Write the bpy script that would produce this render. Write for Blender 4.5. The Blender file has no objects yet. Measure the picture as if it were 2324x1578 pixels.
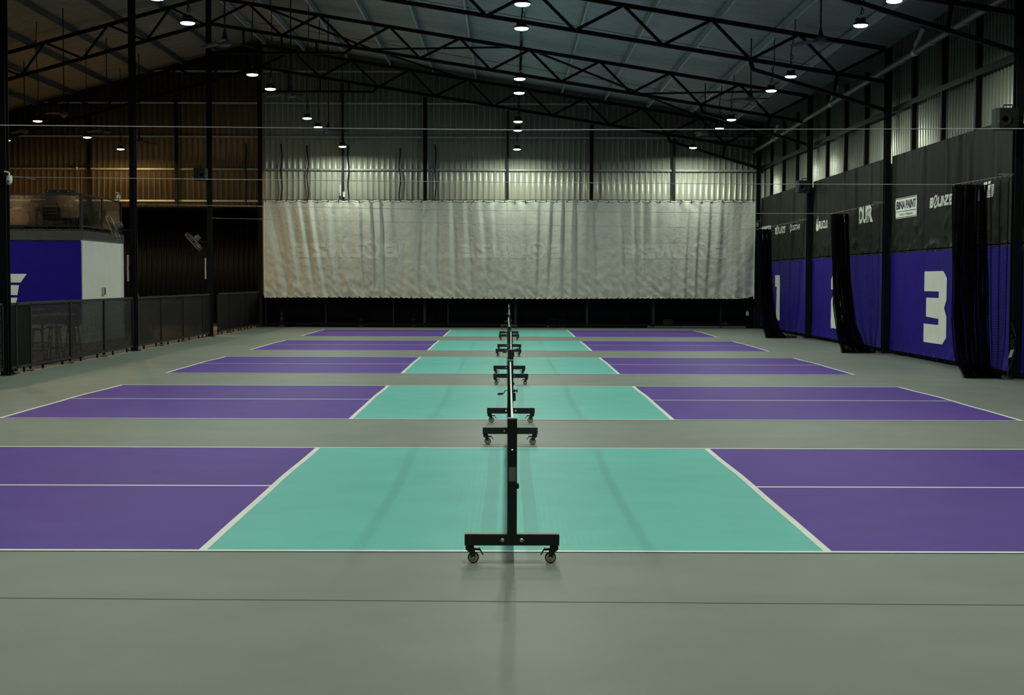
import bpy, bmesh, math, random
import numpy as np
from mathutils import Vector, Matrix, noise

random.seed(7)
PI = math.pi
SC = bpy.context.scene
C = SC.collection

# ------------------------------------------------------------------ camera
W, H, F = 2324.0, 1578.0, 3326.96
pitch, yaw, roll = 0.0462, 0.0031, 0.0031
fw = Vector((math.sin(yaw) * math.cos(pitch), math.cos(yaw) * math.cos(pitch), -math.sin(pitch)))
rt0 = Vector((math.cos(yaw), -math.sin(yaw), 0))
up0 = rt0.cross(fw)
rt = math.cos(roll) * rt0 + math.sin(roll) * up0
up = -math.sin(roll) * rt0 + math.cos(roll) * up0
cam_data = bpy.data.cameras.new('camera')
cam = bpy.data.objects.new('camera', cam_data)
C.objects.link(cam)
M3 = Matrix((rt, up, -fw)).transposed().to_4x4()
M3.translation = Vector((-0.0577, 0, 1.8274))
cam.matrix_world = M3
cam_data.sensor_fit = 'HORIZONTAL'
cam_data.sensor_width = 36
cam_data.lens = F / W * 36
cam_data.clip_end = 300
SC.camera = cam

# ------------------------------------------------------------------ world, exposure
wd = bpy.data.worlds.new('night')
SC.world = wd
wd.use_nodes = True
bgn = wd.node_tree.nodes['Background']
bgn.inputs[0].default_value = (0.02, 0.03, 0.05, 1)
bgn.inputs[1].default_value = 0.05
SC.view_settings.view_transform = 'Standard'
SC.view_settings.look = 'None'
SC.view_settings.exposure = 0.0
SC.view_settings.gamma = 1
SC.view_settings.use_curve_mapping = False
SC.cycles.max_bounces = 4
SC.cycles.diffuse_bounces = 2
SC.cycles.glossy_bounces = 2
SC.cycles.transmission_bounces = 2
SC.cycles.transparent_max_bounces = 6
SC.cycles.adaptive_threshold = 0.08
SC.cycles.light_sampling_threshold = 0.03
LAMP_POWER = 92.0
LAMP_COLOR = (0.90, 1.0, 0.86)
WARM_POWER = 140.0
WARM_COLOR = (1.0, 0.66, 0.30)

# ------------------------------------------------------------------ materials
def mat(name, col, rough=0.6, metal=0.0, var=0.12, scale=6.0, bump=0.0, bscale=60.0, spec=0.5, stretch=None):
    m = bpy.data.materials.new(name)
    m.use_nodes = True
    nt = m.node_tree
    b = nt.nodes['Principled BSDF']
    b.inputs['Roughness'].default_value = rough
    b.inputs['Metallic'].default_value = metal
    b.inputs['Specular IOR Level'].default_value = spec
    tc = nt.nodes.new('ShaderNodeTexCoord')
    mp = nt.nodes.new('ShaderNodeMapping')
    if stretch:
        mp.inputs['Scale'].default_value = stretch
    nt.links.new(tc.outputs['Object'], mp.inputs['Vector'])
    n = nt.nodes.new('ShaderNodeTexNoise')
    n.inputs['Scale'].default_value = scale
    n.inputs['Detail'].default_value = 4
    nt.links.new(mp.outputs['Vector'], n.inputs['Vector'])
    r = nt.nodes.new('ShaderNodeValToRGB')
    r.color_ramp.elements[0].position = 0.3
    r.color_ramp.elements[1].position = 0.7
    r.color_ramp.elements[0].color = tuple(c * (1 - var) for c in col) + (1,)
    r.color_ramp.elements[1].color = tuple(min(1, c * (1 + var)) for c in col) + (1,)
    nt.links.new(n.outputs['Fac'], r.inputs['Fac'])
    nt.links.new(r.outputs['Color'], b.inputs['Base Color'])
    if bump > 0:
        n2 = nt.nodes.new('ShaderNodeTexNoise')
        n2.inputs['Scale'].default_value = bscale
        nt.links.new(mp.outputs['Vector'], n2.inputs['Vector'])
        bp = nt.nodes.new('ShaderNodeBump')
        bp.inputs['Strength'].default_value = bump
        bp.inputs['Distance'].default_value = 0.01
        nt.links.new(n2.outputs['Fac'], bp.inputs['Height'])
        nt.links.new(bp.outputs['Normal'], b.inputs['Normal'])
    return m

def emit(name, col, strength):
    m = bpy.data.materials.new(name)
    m.use_nodes = True
    b = m.node_tree.nodes['Principled BSDF']
    b.inputs['Base Color'].default_value = (0.8, 0.8, 0.8, 1)
    b.inputs['Emission Color'].default_value = col + (1,)
    b.inputs['Emission Strength'].default_value = strength
    return m

def screen_mat(name, col, alpha):
    m = mat(name, col, 0.9, spec=0.0)
    nt = m.node_tree
    b = nt.nodes['Principled BSDF']
    out = [n for n in nt.nodes if n.type == 'OUTPUT_MATERIAL'][0]
    tr = nt.nodes.new('ShaderNodeBsdfTransparent')
    mx = nt.nodes.new('ShaderNodeMixShader')
    mx.inputs[0].default_value = alpha
    nt.links.new(tr.outputs[0], mx.inputs[1])
    nt.links.new(b.outputs[0], mx.inputs[2])
    nt.links.new(mx.outputs[0], out.inputs[0])
    return m

MT = dict(
    floor=mat('court grey acrylic', (0.185, 0.208, 0.180), 0.5, 0, 0.07, 1.3, 0.08, 140, 0.22),
    teal=mat('court teal acrylic', (0.112, 0.46, 0.405), 0.5, 0, 0.05, 1.6, 0.08, 140, 0.2),
    purple=mat('court purple acrylic', (0.096, 0.043, 0.29), 0.55, 0, 0.06, 1.6, 0.08, 140, 0.1),
    line=mat('line white paint', (0.74, 0.74, 0.68), 0.5, 0, 0.05, 3),
    joint=mat('joint grey', (0.135, 0.15, 0.13), 0.7),
    lounge=mat('lounge concrete', (0.24, 0.19, 0.13), 0.5, 0, 0.15, 2),
    asphalt=mat('asphalt', (0.03, 0.03, 0.03), 0.9, 0, 0.3, 8),
    black=mat('black steel', (0.0045, 0.005, 0.006), 0.5, 0, 0.2, 5, spec=.15),
    blackmatt=mat('black matt', (0.006, 0.006, 0.007), 0.75, 0, 0.2, 5),
    fence=mat('fence charcoal steel', (0.011, 0.012, 0.012), 0.5, 0, 0.2, 5, spec=.3),
    mesh=mat('expanded metal', (0.0035, 0.0035, 0.0035), 0.4, 0, 0.2, 5, spec=.15),
    netpost=mat('net frame black powder coat', (0.007, 0.012, 0.013), 0.4, 0, 0.15, 9),
    galv=mat('galvanised purlin', (0.45, 0.52, 0.50), 0.5, 0.2, 0.15, 4),
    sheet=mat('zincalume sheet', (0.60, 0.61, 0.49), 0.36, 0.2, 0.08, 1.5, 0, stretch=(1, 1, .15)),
    sheetdark=mat('dark brown sheet', (0.19, 0.155, 0.095), 0.4, 0.2, 0.08, 1.5),  # lounge walls: darker and browner than the court sheet
    sheetr=mat('shade-toned zincalume sheet', (0.36, 0.365, 0.295), 0.33, 0.35, 0.10, 1.5, 0, stretch=(1, 1, .15)),  # same zincalume; the right wall's dimmer light is put into its colour
    galvl=mat('darker lounge purlin', (0.13, 0.15, 0.15), 0.5, 0.2, 0.15, 4),  # lounge purlins: same finish in a darker tone
    roof=mat('roof sheet underside', (0.45, 0.51, 0.50), 0.42, 0.2, 0.10, 2.0),
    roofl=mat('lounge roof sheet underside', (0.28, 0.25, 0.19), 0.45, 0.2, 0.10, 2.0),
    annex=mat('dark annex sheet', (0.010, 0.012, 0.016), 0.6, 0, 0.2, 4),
    cloth=mat('grey tarpaulin', (0.58, 0.59, 0.51), 0.62, 0, 0.06, 2.5, 0.25, 7),
    hem=mat('tarpaulin hem', (0.74, 0.72, 0.63), 0.7),
    ghost=mat('show-through print', (0.69, 0.69, 0.61), 0.62, 0, 0.05, 2.5),
    charcoal=mat('charcoal vinyl', (0.021, 0.0205, 0.016), 0.5, 0, 0.10, 2.5, 0.3, 5, .06),
    blue=mat('blue vinyl', (0.023, 0.010, 0.24), 0.5, 0, 0.06, 2.5, 0.2, 5, .09),
    print=mat('white print', (0.86, 0.87, 0.78), 0.6, 0, 0.03, 3),
    inkdark=mat('dark ink', (0.03, 0.03, 0.05), 0.6),
    white=mat('white panel', (0.84, 0.87, 0.80), 0.6, 0, 0.03, 2),
    whiteplastic=mat('white plastic', (0.6, 0.6, 0.56), 0.4),
    concrete=mat('dark fascia', (0.05, 0.05, 0.042), 0.7, 0, 0.2, 4),
    turf=mat('artificial turf', (0.06, 0.085, 0.015), 0.9, 0, 0.4, 40),
    chromed=mat('turnbuckle steel', (0.3, 0.3, 0.28), 0.55, 0.2),
    chrome=mat('bolt steel', (0.6, 0.6, 0.56), 0.25, 0.9),
    wheel=mat('caster cream', (0.42, 0.39, 0.28), 0.5),
    rubber=mat('rubber', (0.012, 0.012, 0.012), 0.7),
    tag=mat('rating plate grey', (0.16, 0.155, 0.125), 0.5),
    cable=mat('steel cable', (0.32, 0.32, 0.30), 0.6, 0, spec=.2),
    netcord=mat('black net cord', (0.003, 0.003, 0.003), 0.9, spec=.05),
    tape=mat('net headband', (0.75, 0.75, 0.72), 0.6),
    pipe=mat('grey drain pipe', (0.08, 0.085, 0.08), 0.4),
    pvc=mat('white pvc', (0.42, 0.43, 0.40), 0.4),
    fanmetal=mat('fan guard grey metal', (0.22, 0.20, 0.15), 0.4, 0.5),
    fanbody=mat('fan motor grey', (0.08, 0.085, 0.075), 0.5),
    blade=mat('fan blade dark', (0.05, 0.05, 0.048), 0.5),
    wood=mat('table timber', (0.20, 0.14, 0.075), 0.5, 0, 0.25, 9, stretch=(1, .1, 1)),
    rattan=mat('rattan', (0.42, 0.20, 0.09), 0.7, 0, 0.3, 25),
    leaf=mat('dry leaf', (0.16, 0.12, 0.04), 0.7, 0, 0.3, 20),
    orange=mat('orange plastic', (0.50, 0.075, 0.02), 0.5),
    conered=mat('cone red', (0.42, 0.035, 0.02), 0.5),
    yellow=mat('yellow', (0.40, 0.30, 0.03), 0.5),
    cream=mat('cream plastic', (0.45, 0.42, 0.26), 0.5),
    car=mat('car white paint', (0.35, 0.35, 0.36), 0.3),
    glassdark=mat('dark glass', (0.01, 0.01, 0.012), 0.1),
    card=mat('packaging', (0.22, 0.24, 0.26), 0.7, 0, 0.3, 12),
    scaff=mat('scaffold tube', (0.20, 0.18, 0.13), 0.5, 0.4),
    lens=emit('lamp lens', (0.97, 1.0, 0.95), 14.0),
    warmlens=emit('warm lamp lens', (1.0, 0.86, 0.62), 5.0),
    screen=screen_mat('dark windbreak mesh', (0.004, 0.004, 0.005), 0.5),
)

# ------------------------------------------------------------------ mesh helpers
class MB:
    def __init__(self):
        self.v = []
        self.f = []
    def add(self, vs, fs):
        n = len(self.v)
        self.v += [tuple(p) for p in vs]
        self.f += [tuple(i + n for i in q) for q in fs]
        return self
    def box(self, c, s):
        x, y, z = c
        a, b, d = s[0] / 2, s[1] / 2, s[2] / 2
        vs = [(x + i * a, y + j * b, z + k * d) for k in (-1, 1) for j in (-1, 1) for i in (-1, 1)]
        return self.add(vs, [(0, 2, 3, 1), (4, 5, 7, 6), (0, 1, 5, 4), (2, 6, 7, 3), (0, 4, 6, 2), (1, 3, 7, 5)])
    def bar(self, p, q, w, h, ref=(0, 0, 1)):
        p = Vector(p); q = Vector(q); d = (q - p).normalized()
        r = Vector(ref)
        if abs(d.dot(r)) > 0.98:
            r = Vector((0, 1, 0))
        s = d.cross(r).normalized(); u = s.cross(d)
        vs = []
        for e in (p, q):
            for i, j in ((-1, -1), (1, -1), (1, 1), (-1, 1)):
                vs.append(e + s * (i * w / 2) + u * (j * h / 2))
        return self.add(vs, [(3, 2, 1, 0), (4, 5, 6, 7)] + [(i, (i + 1) % 4, 4 + (i + 1) % 4, 4 + i) for i in range(4)])
    def tube(self, pts, r, n=6, closed=False):
        pts = [Vector(p) for p in pts]
        m = len(pts)
        rs = r if isinstance(r, (list, tuple)) else [r] * m
        vs = []
        prev = None
        for i, p in enumerate(pts):
            a = pts[i - 1] if (i > 0 or closed) else p
            b = pts[(i + 1) % m] if (i < m - 1 or closed) else p
            d = (b - a).normalized()
            if prev is None:
                t = Vector((0, 0, 1)) if abs(d.z) < 0.9 else Vector((1, 0, 0))
                s = d.cross(t).normalized()
            else:
                s = (prev - d * prev.dot(d)).normalized()
            prev = s
            u = d.cross(s)
            for k in range(n):
                a_ = 2 * PI * k / n
                vs.append(p + (s * math.cos(a_) + u * math.sin(a_)) * rs[i])
        fs = []
        for i in range(m if closed else m - 1):
            j = (i + 1) % m
            for k in range(n):
                l = (k + 1) % n
                fs.append((i * n + k, i * n + l, j * n + l, j * n + k))
        if not closed:
            fs.append(tuple(range(n - 1, -1, -1)))
            fs.append(tuple((m - 1) * n + k for k in range(n)))
        return self.add(vs, fs)
    def lathe(self, prof, n=20, mtx=None):
        vs = []
        for r, z in prof:
            for k in range(n):
                a = 2 * PI * k / n
                p = Vector((r * math.cos(a), r * math.sin(a), z))
                vs.append(mtx @ p if mtx else p)
        fs = []
        for i in range(len(prof) - 1):
            for k in range(n):
                l = (k + 1) % n
                fs.append((i * n + k, i * n + l, (i + 1) * n + l, (i + 1) * n + k))
        fs.append(tuple(range(n - 1, -1, -1)))
        fs.append(tuple((len(prof) - 1) * n + k for k in range(n)))
        return self.add(vs, fs)
    def prism(self, poly, o, ux, uy, th):
        """polygon (2D) in the plane o + a*ux + b*uy, thickened along ux x uy"""
        o = Vector(o); ux = Vector(ux); uy = Vector(uy); nn = ux.cross(uy).normalized() * th
        n = len(poly)
        vs = [o + ux * a + uy * b - nn / 2 for a, b in poly] + [o + ux * a + uy * b + nn / 2 for a, b in poly]
        fs = [tuple(range(n - 1, -1, -1)), tuple(range(n, 2 * n))]
        fs += [(i, (i + 1) % n, n + (i + 1) % n, n + i) for i in range(n)]
        return self.add(vs, fs)
    def mesh(self, name, m, smooth=False):
        me = bpy.data.meshes.new(name)
        me.from_pydata(self.v, [], self.f)
        me.materials.append(m)
        if smooth:
            me.polygons.foreach_set('use_smooth', [True] * len(me.polygons))
            try:
                me.set_sharp_from_angle(angle=0.7)
            except Exception:
                pass
        me.update()
        return me
    def build(self, name, m, parent=None, smooth=False):
        return link(name, self.mesh(name, m, smooth), parent)

def link(name, me, parent=None, loc=None):
    o = bpy.data.objects.new(name, me)
    C.objects.link(o)
    if parent is not None:
        o.parent = parent
    if loc is not None:
        o.location = loc
    return o

def tag(o, label, cat=None, group=None, kind=None):
    o['label'] = label
    if cat: o['category'] = cat
    if group: o['group'] = group
    if kind: o['kind'] = kind
    return o

def thing(name, label, cat, loc=(0, 0, 0), rz=0.0, group=None, kind=None):
    o = bpy.data.objects.new(name, None)
    C.objects.link(o)
    o.location = loc
    o.rotation_euler = (0, 0, rz)
    o.empty_display_size = 0.1
    return tag(o, label, cat, group, kind)

def copy_tree(o, parent=None):
    c = o.copy()
    C.objects.link(c)
    c.parent = parent
    for ch in list(o.children):
        copy_tree(ch, c)
    return c

def np_mesh(name, verts, quads, m):
    me = bpy.data.meshes.new(name)
    nv, nf = len(verts), len(quads)
    me.vertices.add(nv)
    me.vertices.foreach_set('co', np.asarray(verts, np.float32).ravel())
    me.loops.add(nf * 4)
    me.loops.foreach_set('vertex_index', np.asarray(quads, np.int32).ravel())
    me.polygons.add(nf)
    me.polygons.foreach_set('loop_start', np.arange(0, nf * 4, 4, dtype=np.int32))
    me.materials.append(m)
    me.update(calc_edges=True)
    me.validate()
    return me

def wire_mesh(name, A, B, r, m):
    """three-sided cords along the edges A->B (n x 3 arrays)"""
    A = np.asarray(A, float); B = np.asarray(B, float)
    d = B - A
    d /= np.maximum(np.linalg.norm(d, axis=1, keepdims=True), 1e-9)
    ref = np.where(np.abs(d[:, 2:3]) > 0.8, np.array([[0.3, 1.0, 0.0]]), np.array([[0.0, 0.2, 1.0]]))
    s = np.cross(d, ref); s /= np.linalg.norm(s, axis=1, keepdims=True)
    u = np.cross(d, s)
    vs = []
    for P in (A, B):
        for k in range(3):
            a = 2 * PI * k / 3
            vs.append(P + r * (math.cos(a) * s + math.sin(a) * u))
    V = np.stack(vs, 1).reshape(-1, 3)
    base = np.arange(len(A))[:, None] * 6
    Q = np.concatenate([base + np.array([[k, (k + 1) % 3, 3 + (k + 1) % 3, 3 + k]]) for k in range(3)], 0)
    return np_mesh(name, V, Q, m)

def grid_edges(P):
    A = np.concatenate([P[:-1].reshape(-1, 3), P[:, :-1].reshape(-1, 3)])
    B = np.concatenate([P[1:].reshape(-1, 3), P[:, 1:].reshape(-1, 3)])
    return A, B

def surface(name, P, m, smooth=True):
    a, b, _ = P.shape
    idx = np.arange(a * b).reshape(a, b)
    Q = np.stack([idx[:-1, :-1], idx[1:, :-1], idx[1:, 1:], idx[:-1, 1:]], -1).reshape(-1, 4)
    me = np_mesh(name, P.reshape(-1, 3), Q, m)
    if smooth:
        me.polygons.foreach_set('use_smooth', [True] * len(me.polygons))
    return me

def solidify(o, t):
    md = o.modifiers.new('thickness', 'SOLIDIFY')
    md.thickness = t
    md.offset = 0
    return o

# flat lettering: outlines -> triangles, cut into strips so that it can follow a wavy cloth
def outline_tris(polys):
    cu = bpy.data.curves.new('outline', 'CURVE')
    cu.dimensions = '2D'
    cu.fill_mode = 'BOTH'
    for p in polys:
        s = cu.splines.new('POLY')
        s.points.add(len(p) - 1)
        for i, (a, b) in enumerate(p):
            s.points[i].co = (a, b, 0, 1)
        s.use_cyclic_u = True
    return curve_tris(cu)

def curve_tris(cu):
    o = bpy.data.objects.new('outline', cu)
    C.objects.link(o)
    dg = bpy.context.evaluated_depsgraph_get()
    me = bpy.data.meshes.new_from_object(o.evaluated_get(dg))
    v = [(p.co.x, p.co.y) for p in me.vertices]
    f = [tuple(p.vertices) for p in me.polygons]
    bpy.data.objects.remove(o)
    bpy.data.meshes.remove(me)
    bpy.data.curves.remove(cu)
    return v, f

def text_tris(txt, bold=0.0, shear=0.0, spacing=1.0):
    cu = bpy.data.curves.new('lettering', 'FONT')
    cu.body = txt
    cu.offset = bold
    cu.shear = shear
    cu.space_character = spacing
    cu.resolution_u = 3
    cu.fill_mode = 'FRONT'
    v, f = curve_tris(cu)
    return fit(v, f)

def fit(v, f):
    xs = [p[0] for p in v]; ys = [p[1] for p in v]
    x0, x1, y0, y1 = min(xs), max(xs), min(ys), max(ys)
    return [((p[0] - x0) / (x1 - x0), (p[1] - y0) / (y1 - y0)) for p in v], f

def lettering(name, parts, fn, m, parent, size, step=0.08):
    """parts: list of (verts2d in 0..1, faces); fn(a, b) maps metres on the cloth to a point"""
    bm = bmesh.new()
    for v, f in parts:
        vs = [bm.verts.new((a * size[0], b * size[1], 0)) for a, b in v]
        for q in f:
            try:
                bm.faces.new([vs[i] for i in q])
            except ValueError:
                pass
    for k in range(1, int(size[0] / step) + 1):
        bmesh.ops.bisect_plane(bm, geom=bm.verts[:] + bm.edges[:] + bm.faces[:], plane_co=(k * step, 0, 0), plane_no=(1, 0, 0))
    for k in range(1, int(size[1] / (step * 1.3)) + 1):
        bmesh.ops.bisect_plane(bm, geom=bm.verts[:] + bm.edges[:] + bm.faces[:], plane_co=(0, k * step * 1.3, 0), plane_no=(0, 1, 0))
    for v in bm.verts:
        v.co = Vector(fn(v.co.x, v.co.y))
    me = bpy.data.meshes.new(name)
    bm.to_mesh(me)
    bm.free()
    me.materials.append(m)
    me.polygons.foreach_set('use_smooth', [True] * len(me.polygons))
    o = link(name, me, parent)
    if name == 'printed_tagline':
        o['kind'] = 'stuff'
    return o

def ell(cx, cy, rx, ry, n=28):
    return [(cx + rx * math.cos(2 * PI * k / n), cy + ry * math.sin(2 * PI * k / n)) for k in range(n)]

def logo_parts():
    L = []
    B = [(0, 0), (.157, 1), (1.12, 1), (1.24, .9), (1.2, .62), (1.08, .53), (1.17, .42), (1.12, .12), (.98, 0)]
    L.append(outline_tris([B, [(.46, .67), (.48, .74), (.9, .74), (.88, .67)], [(.38, .3), (.4, .37), (.82, .37), (.8, .3)]]))
    L.append(outline_tris([ell(1.94, .55, .645, .655), ell(1.94, .55, .44, .43)]))
    L.append(outline_tris([[(1.33, -.27), (1.98, .36), (2.55, 1.29), (1.86, .62)]]))
    L.append(outline_tris([[(2.74, 1), (3.09, 1), (2.98, .3), (3.55, .3), (3.7, 1), (4.05, 1), (3.88, .12), (3.7, 0), (2.72, 0), (2.58, .14)]]))
    L.append(outline_tris([[(3.95, 0), (4.12, 1), (4.45, 1), (4.68, .45), (4.78, 1), (5.1, 1), (4.93, 0), (4.6, 0), (4.38, .55), (4.28, 0)]]))
    L.append(outline_tris([[(5.2, 1), (6.3, 1), (6.2, .72), (5.6, .27), (6.15, .27), (6.1, 0), (5.02, 0), (5.08, .3), (5.7, .73), (5.15, .73)]]))
    L.append(outline_tris([[(6.27, 0), (6.43, 1), (7.49, 1), (7.3, .74), (6.85, .74), (6.84, .66), (7.25, .66), (7.2, .36), (6.74, .36), (6.73, .28), (7.2, .28), (7.12, 0)]]))
    # normalise so that width 7.49 -> 1 and letter height 1 -> 1 (the O overshoots)
    return [([(a / 7.49, b) for a, b in v], f) for v, f in L]
LOGO = logo_parts()

# ------------------------------------------------------------------ key dimensions
FR = [18.1, 27.6, 37.1, 46.6, 56.1]            # frame lines
COLX = 9.5
RIDGE = -9.5
def zc(x):                                     # top chord centre line
    return 7.66 + 0.1605 * (9.4 - x) if x >= RIDGE else 10.69 + 0.28 * (x - RIDGE)
def zroof(x):
    return zc(x) + 0.29
Y0, YB = -6.0, 56.6
XL, XR = -22.0, 9.8
COURT_Y = [9.754 + 9.303 * k for k in range(5)]
PURR = [8.5, 6.86, 5.26, 3.63, 1.99, 0.35, -1.28, -2.91, -4.54, -6.17, -7.8, -9.3]
PURL = [-11.0, -12.39, -13.78, -15.2, -16.59, -17.97, -19.4, -20.8]
ORD = ['first', 'second', 'third', 'fourth', 'fifth', 'sixth', 'seventh', 'eighth', 'ninth']

# ------------------------------------------------------------------ floor and courts
def zfl(x, y):
    # every court is laid with a slight crown along its middle
    f = max(0.0, min(1.0, (8.6 - abs(x)) / 1.4))
    for c in COURT_Y:
        if c < y < c + 6.1:
            return f * (.011 * math.sin(PI * (y - c) / 6.1) ** 2 + .004 * math.sin(PI * (y - c) / 6.1) * math.sin(4 * PI * (y - c) / 6.1))
    return 0.0
fxs = [XL, -9.0, -8.6, -8.2, -7.8, -7.2, 0.0, 7.2, 7.8, 8.2, 8.6, 9.0, XR]
fys = sorted(set([Y0, 0, 4] + [c + 6.1 * k / 16 for c in COURT_Y for k in range(17)] + [YB]))
P = np.array([[(x, y, zfl(x, y)) for y in fys] for x in fxs])
fl = link('floor', surface('floor', P, MT['floor']))
fl.modifiers.new('slab', 'SOLIDIFY').thickness = .12
tag(fl, 'smooth grey-green acrylic hall floor under the courts', 'floor', kind='structure')
MB().box(((XL - 9.62) / 2, (Y0 + YB) / 2, 0.002), (-9.62 - XL, YB - Y0, 0.004)).build('lounge_floor', MT['lounge'], fl)
LW = 0.056
for k, y0 in enumerate(COURT_Y):
    y1 = y0 + 6.10
    N, Bq, T1, T2 = 2.134, 6.706, 0.003, 0.0045
    def slab(name, m, xa, xb, ya, yb, t):
        n = max(1, int((yb - ya) / .3))
        P = np.array([[(x, ya + (yb - ya) * q / n, zfl(x, ya + (yb - ya) * q / n) + t) for q in range(n + 1)] for x in (xa, xb)])
        return link(name, surface(name, P, MT[m]), fl)
    slab('kitchen_zone', 'teal', -N, N, y0, y1, T1)
    for s in (-1, 1):
        xa, xb = sorted((s * N, s * Bq))
        ym = (y0 + y1) / 2
        slab('service_court', 'purple', xa, xb, y0, ym, T1)
        slab('service_court', 'purple', xa, xb, ym, y1, T1)
        slab('centre_line', 'line', xa, xb, ym - LW / 2, ym + LW / 2, T2)
        for c, nm in ((N, 'kitchen_line'), (Bq, 'baseline')):
            a, b = sorted((s * c, s * (c - LW)))
            slab(nm, 'line', a, b, y0, y1, T2)
    slab('sideline', 'line', -Bq, Bq, y0, y0 + LW, T2 + .0005)
    slab('sideline', 'line', -Bq, Bq, y1 - LW, y1, T2 + .0005)
MB().bar((-9.5, 8.45, .001), (9.5, 8.05, .001), .010, .003).build('expansion_joint', MT['joint'], fl)

gr = MB().box((-6, 66.6, -0.12), (40, 20, 0.1)).build('ground_outside', MT['asphalt'])
tag(gr, 'dark asphalt ground outside beyond the back wall', 'ground', kind='structure')

# ------------------------------------------------------------------ corrugated walls and roof
def rib(period, flat, depth, a, b):
    """profile points (s, offset) of a trapezoidal sheet from a to b"""
    out = []
    s = a
    w = (period - flat) / 2
    while s < b - 1e-6:
        for ds, o in ((0, 0), (flat, 0), (flat + w * .5, depth), (flat + w * 1.5, depth)):
            if s + ds <= b:
                out.append((s + ds, o))
        s += period
    out.append((b, 0))
    return out

def sheet_wall(name, m, prof, fixed, axis, zlo, zhi, parent=None):
    """axis 'x': profile runs in X at Y=fixed; axis 'y': runs in Y at X=fixed"""
    P = np.zeros((len(prof), 2, 3))
    for i, (s, o) in enumerate(prof):
        for j, zf in enumerate((zlo, zhi)):
            z = zf(s) if callable(zf) else zf
            P[i, j] = (s, fixed - o, z) if axis == 'x' else (fixed - o, s, z)
    return solidify(link(name, surface(name, P, MT[m], False), parent), 0.004)

wb = sheet_wall('wall_back', 'sheet', rib(.215, .170, .028, -9.55, XR), YB, 'x', 1.2, lambda x: zroof(x) - .02)
tag(wb, 'pale ribbed metal sheet wall above the hanging backdrop', 'wall', kind='structure')
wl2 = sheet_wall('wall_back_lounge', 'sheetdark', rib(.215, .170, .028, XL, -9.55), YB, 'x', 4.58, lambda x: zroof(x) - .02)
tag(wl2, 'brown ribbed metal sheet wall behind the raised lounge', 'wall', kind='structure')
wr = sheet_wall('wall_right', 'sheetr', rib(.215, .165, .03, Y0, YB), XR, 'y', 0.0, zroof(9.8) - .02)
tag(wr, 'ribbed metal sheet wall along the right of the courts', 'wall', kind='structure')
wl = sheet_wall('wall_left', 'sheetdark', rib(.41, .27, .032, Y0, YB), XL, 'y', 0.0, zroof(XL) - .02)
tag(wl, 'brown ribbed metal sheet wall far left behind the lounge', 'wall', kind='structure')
wf = sheet_wall('wall_front', 'sheet', rib(.82, .54, .032, XL, XR), Y0, 'x', 0.0, lambda x: zroof(x) - .02)
tag(wf, 'ribbed metal sheet wall behind the camera', 'wall', kind='structure')
prof = rib(.23, .15, .065, Y0, YB + .3)
def roof_part(name, m, xa, xb):
    P = np.zeros((len(prof), 2, 3))
    for i, (s, o) in enumerate(prof):
        for j, x in enumerate((xa, xb)):
            P[i, j] = (x, s, (zroof(x) if x > RIDGE or xb > RIDGE else zroof(x)) + o)
    return solidify(link(name, surface(name, P, MT[m], False)), 0.004)
ce = roof_part('ceiling', 'roof', RIDGE + 1e-4, 10.1)
tag(ce, 'grey-blue ribbed metal roof underside sloping over the courts', 'ceiling', kind='structure')
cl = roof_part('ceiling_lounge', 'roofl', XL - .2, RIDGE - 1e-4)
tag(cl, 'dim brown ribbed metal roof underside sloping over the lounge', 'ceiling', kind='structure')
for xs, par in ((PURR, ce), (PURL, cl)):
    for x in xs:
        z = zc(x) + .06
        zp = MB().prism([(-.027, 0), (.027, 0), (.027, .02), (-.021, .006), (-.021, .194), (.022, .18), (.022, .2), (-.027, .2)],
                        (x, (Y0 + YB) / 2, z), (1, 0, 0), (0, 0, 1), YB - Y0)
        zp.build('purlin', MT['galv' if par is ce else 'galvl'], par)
# thin sag rods between the purlins
for y in (32.3, 41.8, 51.3):
    for i in range(len(PURR) - 1):
        a, b = PURR[i], PURR[i + 1]
        MB().tube([(a, y, zc(a) + .12), (b, y, zc(b) + .14)], .008, 5).build('sag_rod', MT['black'], ce)

# girts and posts of the back wall
for z, par, xa, xb in ((6.03, wb, -9.4, 9.6), (7.27, wb, -9.4, 9.6), (8.55, wb, -9.4, 3.4), (9.76, wb, -9.4, -4.2),
                       (4.82, wl2, -21.8, -9.6), (6.03, wl2, -21.8, -9.6), (7.27, wl2, -21.6, -9.6), (8.55, wl2, -17.8, -9.6), (9.76, wl2, -13.6, -9.6)):
    MB().box(((xa + xb) / 2, YB - .09, z), (xb - xa, .07, .06)).build('girt', MT['galv'], par)
for x, w in ((-6.38, .09), (-3.23, .14), (-.07, .09), (3.14, .14), (6.31, .09)):
    zt = zc(x) - .9
    MB().box((x, YB - .2, (1.15 + zt) / 2), (w, .1, zt - 1.15)).build('wall_post', MT['black' if w > .1 else 'fence'], wb)
for x in (-19.3, -16.1, -12.75):
    zt = zc(x) - .9
    MB().box((x, YB - .2, (4.58 + zt) / 2), (.12, .1, zt - 4.58)).build('wall_post', MT['black'], wl2)
for x, zt, par in ((-8.74, 7.0, wb), (-7.74, 6.95, wb), (-6.18, 6.97, wb), (-4.21, 6.87, wb), (-2.84, 7.0, wb), (-10.1, 7.0, wl2)):
    pts = [(x + .025 * math.sin(k * 1.3 + x), YB - .12, 4.62 + (zt - 4.62) * k / 10) for k in range(11)]
    MB().tube(pts, .028, 6).build('cable_conduit', MT['blackmatt'], par)
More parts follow.
